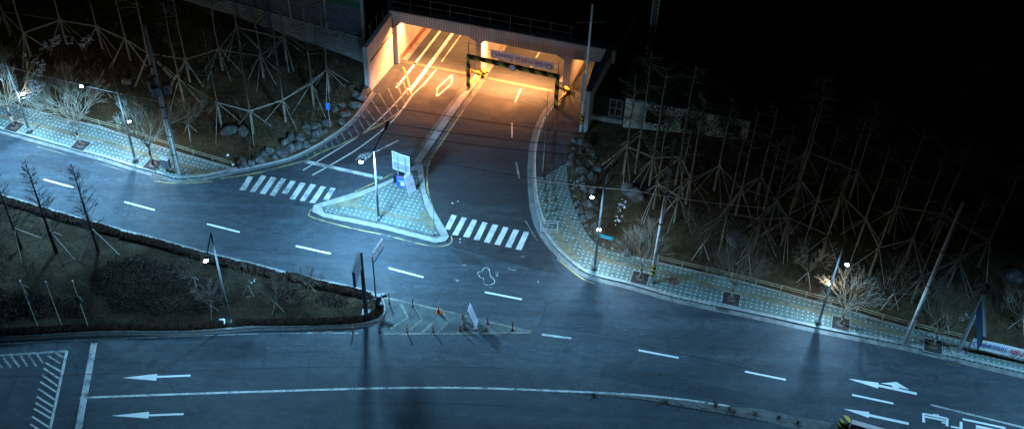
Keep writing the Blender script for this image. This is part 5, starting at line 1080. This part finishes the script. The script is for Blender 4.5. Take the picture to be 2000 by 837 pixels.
# control cabinet on the left pavement, drains, manholes
c = G(327, 334, .14); t = thing('control_cabinet', c, 'grey control cabinet on a leg beside the transformer pole', 'cabinet'); b = MB(); b.tube(c, c + V((0, 0, .5)), .09); b.build('leg', 'metal_dark', t); b = MB(); b.box(c + V((0, 0, .95)), (.72, .45, .95), R(-18)); b.build('body', 'metal_grey', t); b = MB(); b.box(c + V((0, 0, 1.46)), (.84, .58, .07), R(-18)); b.build('lid', 'metal_pale', t); b = MB(); b.box(c + V((-.08, -.24, .95)), (.52, .02, .75), R(-18)); b.build('door', 'metal_grey', t)
def drain(x, y, L, w, label, ang): 
    c = G(x, y); t = thing('storm_drain', V((c.x, c.y, .008)), label, 'drain', 'storm drains at the kerbs', ang); b = MB(); b.box((0, 0, .0), (L, w, .012)); b.build('grating', 'grate', t, keep=True); b = MB(); b.box((0, w / 2 + .04, .0), (L + .16, .06, .018)); b.box((0, -w / 2 - .04, .0), (L + .16, .06, .018)); b.build('rim', 'concrete_dark', t, keep=True)
drain(217, 658.5, 1.6, .34, 'storm drain at the lower left kerb', R(6)); drain(632, 645, 1.5, .34, 'dark storm drain at the lower kerb below the median', R(3)); drain(1411, 604, 1.0, .36, 'storm drain under the small dark street tree', R(-14)); drain(1860, 708, 1.0, .36, 'storm drain below the grey sign pole', R(-13.5)); drain(305, 346, 1.0, .34, 'storm drain at the kerb before the grey cabinet', R(-18))
disc(1316, 549, .45, .152, 'manhole_cover', 'manhole', None, 'reddish manhole cover in the right pavement')
# fences
def fence(px, zf, label, h=.55, step=2.0):
    pts = smoothpts([T(x, y, zf) for x, y in px], 3); L = []; acc = 0; t0 = V((pts[0].x, pts[0].y, zf(pts[0].x, pts[0].y))); t = thing('low_fence', t0, label, 'fence'); dist = 0; prev = None; tops = []
    d_next = 0
    for a, c in zip(pts[:-1], pts[1:]):
        seg = (c - a).length; s = 0
        while dist + (seg - s) >= d_next:
            s += d_next - dist; dist = d_next; q = a.lerp(c, min(1, s / seg)); q = V((q.x, q.y, zf(q.x, q.y))); b = MB(); b.tube(q - V((0, 0, .1)), q + V((0, 0, h)), .05, .05, 6); b.build('fence_post', 'rail_wood', t); tops.append(q); d_next += step
        dist += seg - s
    for f in (.92, .5):
        b = MB(); b.path([q + V((0, 0, h * f)) for q in tops], .028, 5); b.build('rail', 'rail_wood', t)
fence([(-60, 178), (60, 208), (180, 240), (257, 262), (338, 289), (401, 308), (462, 327)], zl, 'low two rail wooden fence behind the left pavement')
fence([(1285, 509), (1450, 547), (1629, 594), (1760, 633), (1880, 662)], zr, 'low two rail wooden fence behind the right pavement')
# guard rail and bicycle stands along the footway
pts = smoothpts(W([(1079, 213), (1063, 241), (1050, 281), (1045, 327), (1048, 388), (1058, 432), (1064, 446)], .14), 4); t = thing('guard_rail', Z(pts[0], .14), 'pale metal guard rail along the footway kerb beside the underpass road', 'guard rail'); b = MB(); b.path([Z(p, .95) for p in pts], .04, 6); b.path([Z(p, .6) for p in pts], .03, 6); b.build('rail', 'glint', t)
for k in range(0, len(pts), 2): b = MB(); b.tube(Z(pts[k], .1), Z(pts[k], 1.0), .04); b.build('post', 'metal_grey', t)
for k, (x, y) in enumerate([(1073, 372), (1075, 392), (1077, 412), (1079, 432)]):
    c = G(x, y, .14); t = thing('bicycle_stand', c, 'hooped bicycle stand by the slender sapling, %s from the underpass' % ORD[k], 'bicycle stand', 'bicycle stands by the footway'); b = MB(); b.path([c + V((.5 * math.cos(a), .12 * math.cos(a), .75 * math.sin(a))) for a in [math.pi * j / 8 for j in range(9)]], .03, 6); b.build('hoop', 'metal_dark', t); b = MB(); b.box(c + V((0, 0, .02)), (1.1, .12, .04), .24); b.build('foot', 'metal_dark', t)
c = G(1072, 447, .14); t = thing('planter_frame', c, 'low square metal frame round the slender sapling', 'planter'); b = MB()
for dx, dy, sx_, sy_ in ((0, -.5, 1.4, .05), (0, .5, 1.4, .05), (-.7, 0, .05, .95), (.7, 0, .05, .95)): b.box(c + V((dx, dy, .45)), (sx_, sy_, .05)); b.box(c + V((dx, dy, .2)), (sx_, sy_, .05))
b.build('rails', 'metal_pale', t); b = MB()
for dx, dy in ((-.7, -.5), (.7, -.5), (.7, .5), (-.7, .5)): b.tube(c + V((dx, dy, 0)), c + V((dx, dy, .5)), .03)
b.build('corner_posts', 'metal_pale', t)
# slender posts with pale caps
for x, y, tx, ty, lab in ((75, 640, 45, 549, 'slender post with a pale cap in the median, leftmost of three'), (121, 637, 91, 551, 'slender post with a pale cap in the median, middle of three'), (173, 640, 146, 549, 'slender post with a pale cap and green bag in the median, rightmost of three')):
    c = T(x, y, zm); h = height(c, (tx, ty)); t = thing('slender_post', c, lab, 'post', 'slender capped posts in the median'); b = MB(); b.tube(c, c + V((0, 0, h)), .035, .03); b.build('shaft', 'wood_pole', t); b = MB(); b.ball(c + V((0, 0, h + .04)), .075); b.build('cap', 'white_panel', t)
    if x == 173: b = MB(); b.ball(c + V((.02, -.05, h * .62)), .26, (1, .8, 1.5), 10, 7); b.build('green_bag', 'green_dark', t)
# bags and litter
for x, y, zf, lab, s in ((434, 629, zm, 'crumpled white bag beside the median lamp foot', .28), (455, 322, zl, 'small white paper scrap by the left fence end', .13), (445, 304, zl, 'white paper scrap behind the left fence', .14), (224, 458, zm, 'white scrap at the break in the median hedge', .13)):
    bm = bmesh.new(); bmesh.ops.create_icosphere(bm, subdivisions=2, radius=s)
    for v in bm.verts: v.co *= 1 + .5 * mnoise.noise(v.co * 9 + Vector((x, y, 0))); v.co.z *= .6
    me = bpy.data.meshes.new('plastic_bag'); bm.to_mesh(me); bm.free(); me.materials.append(MATS['plastic_bag']); o = bpy.data.objects.new('plastic_bag', me); COL.objects.link(o); o.location = T(x, y, zf) + V((0, 0, s * .4)); tag(o, lab, 'litter')
# lattice mast on the dark slope
c = T(1269, 98, zr); t = thing('lattice_mast', c, 'dim lattice mast rising over the dark slope at the top edge', 'mast'); L_ = MB(); X_ = MB(); hw = .28
for sx_, sy_ in ((-hw, -hw), (hw, -hw), (hw, hw), (-hw, hw)): L_.tube(c + V((sx_, sy_, 0)), c + V((sx_, sy_, 9)), .045, .045, 5)
for k in range(18):
    z = k * .5
    for (ax, ay), (bx, by) in (((-hw, -hw), (hw, -hw)), ((hw, -hw), (hw, hw)), ((hw, hw), (-hw, hw)), ((-hw, hw), (-hw, -hw))): X_.tube(c + V((ax, ay, z)), c + V((bx, by, z + .5)), .025, .025, 4); X_.tube(c + V((ax, ay, z)), c + V((bx, by, z)), .025, .025, 4)
L_.build('leg', 'metal_pale', t); X_.build('bracing', 'metal_pale', t)

# ------------------------------------------------------------------ night sky, faint moonlight
w = bpy.data.worlds.new('World'); scene.world = w; w.use_nodes = True; nt = w.node_tree; bg = nt.nodes['Background']
sky = nt.nodes.new('ShaderNodeTexSky'); sky.sky_type = 'NISHITA'; sky.sun_disc = False; sky.sun_elevation = R(14); sky.sun_rotation = R(200); nt.links.new(sky.outputs['Color'], bg.inputs['Color']); bg.inputs['Strength'].default_value = .0009
sl = bpy.data.lights.new('moon', 'SUN'); sl.energy = .004; sl.angle = R(.5); sl.color = (.75, .85, 1); so = bpy.data.objects.new('moon', sl); COL.objects.link(so); so.rotation_euler = (R(55), 0, R(-20))
scene.view_settings.view_transform = 'Standard'; scene.view_settings.look = 'None'; scene.view_settings.exposure = 0; scene.view_settings.gamma = 1
scene.render.engine = 'CYCLES'
try: scene.cycles.use_denoising = True
except Exception: pass
scene.cycles.max_bounces = 5; scene.cycles.sample_clamp_indirect = 4
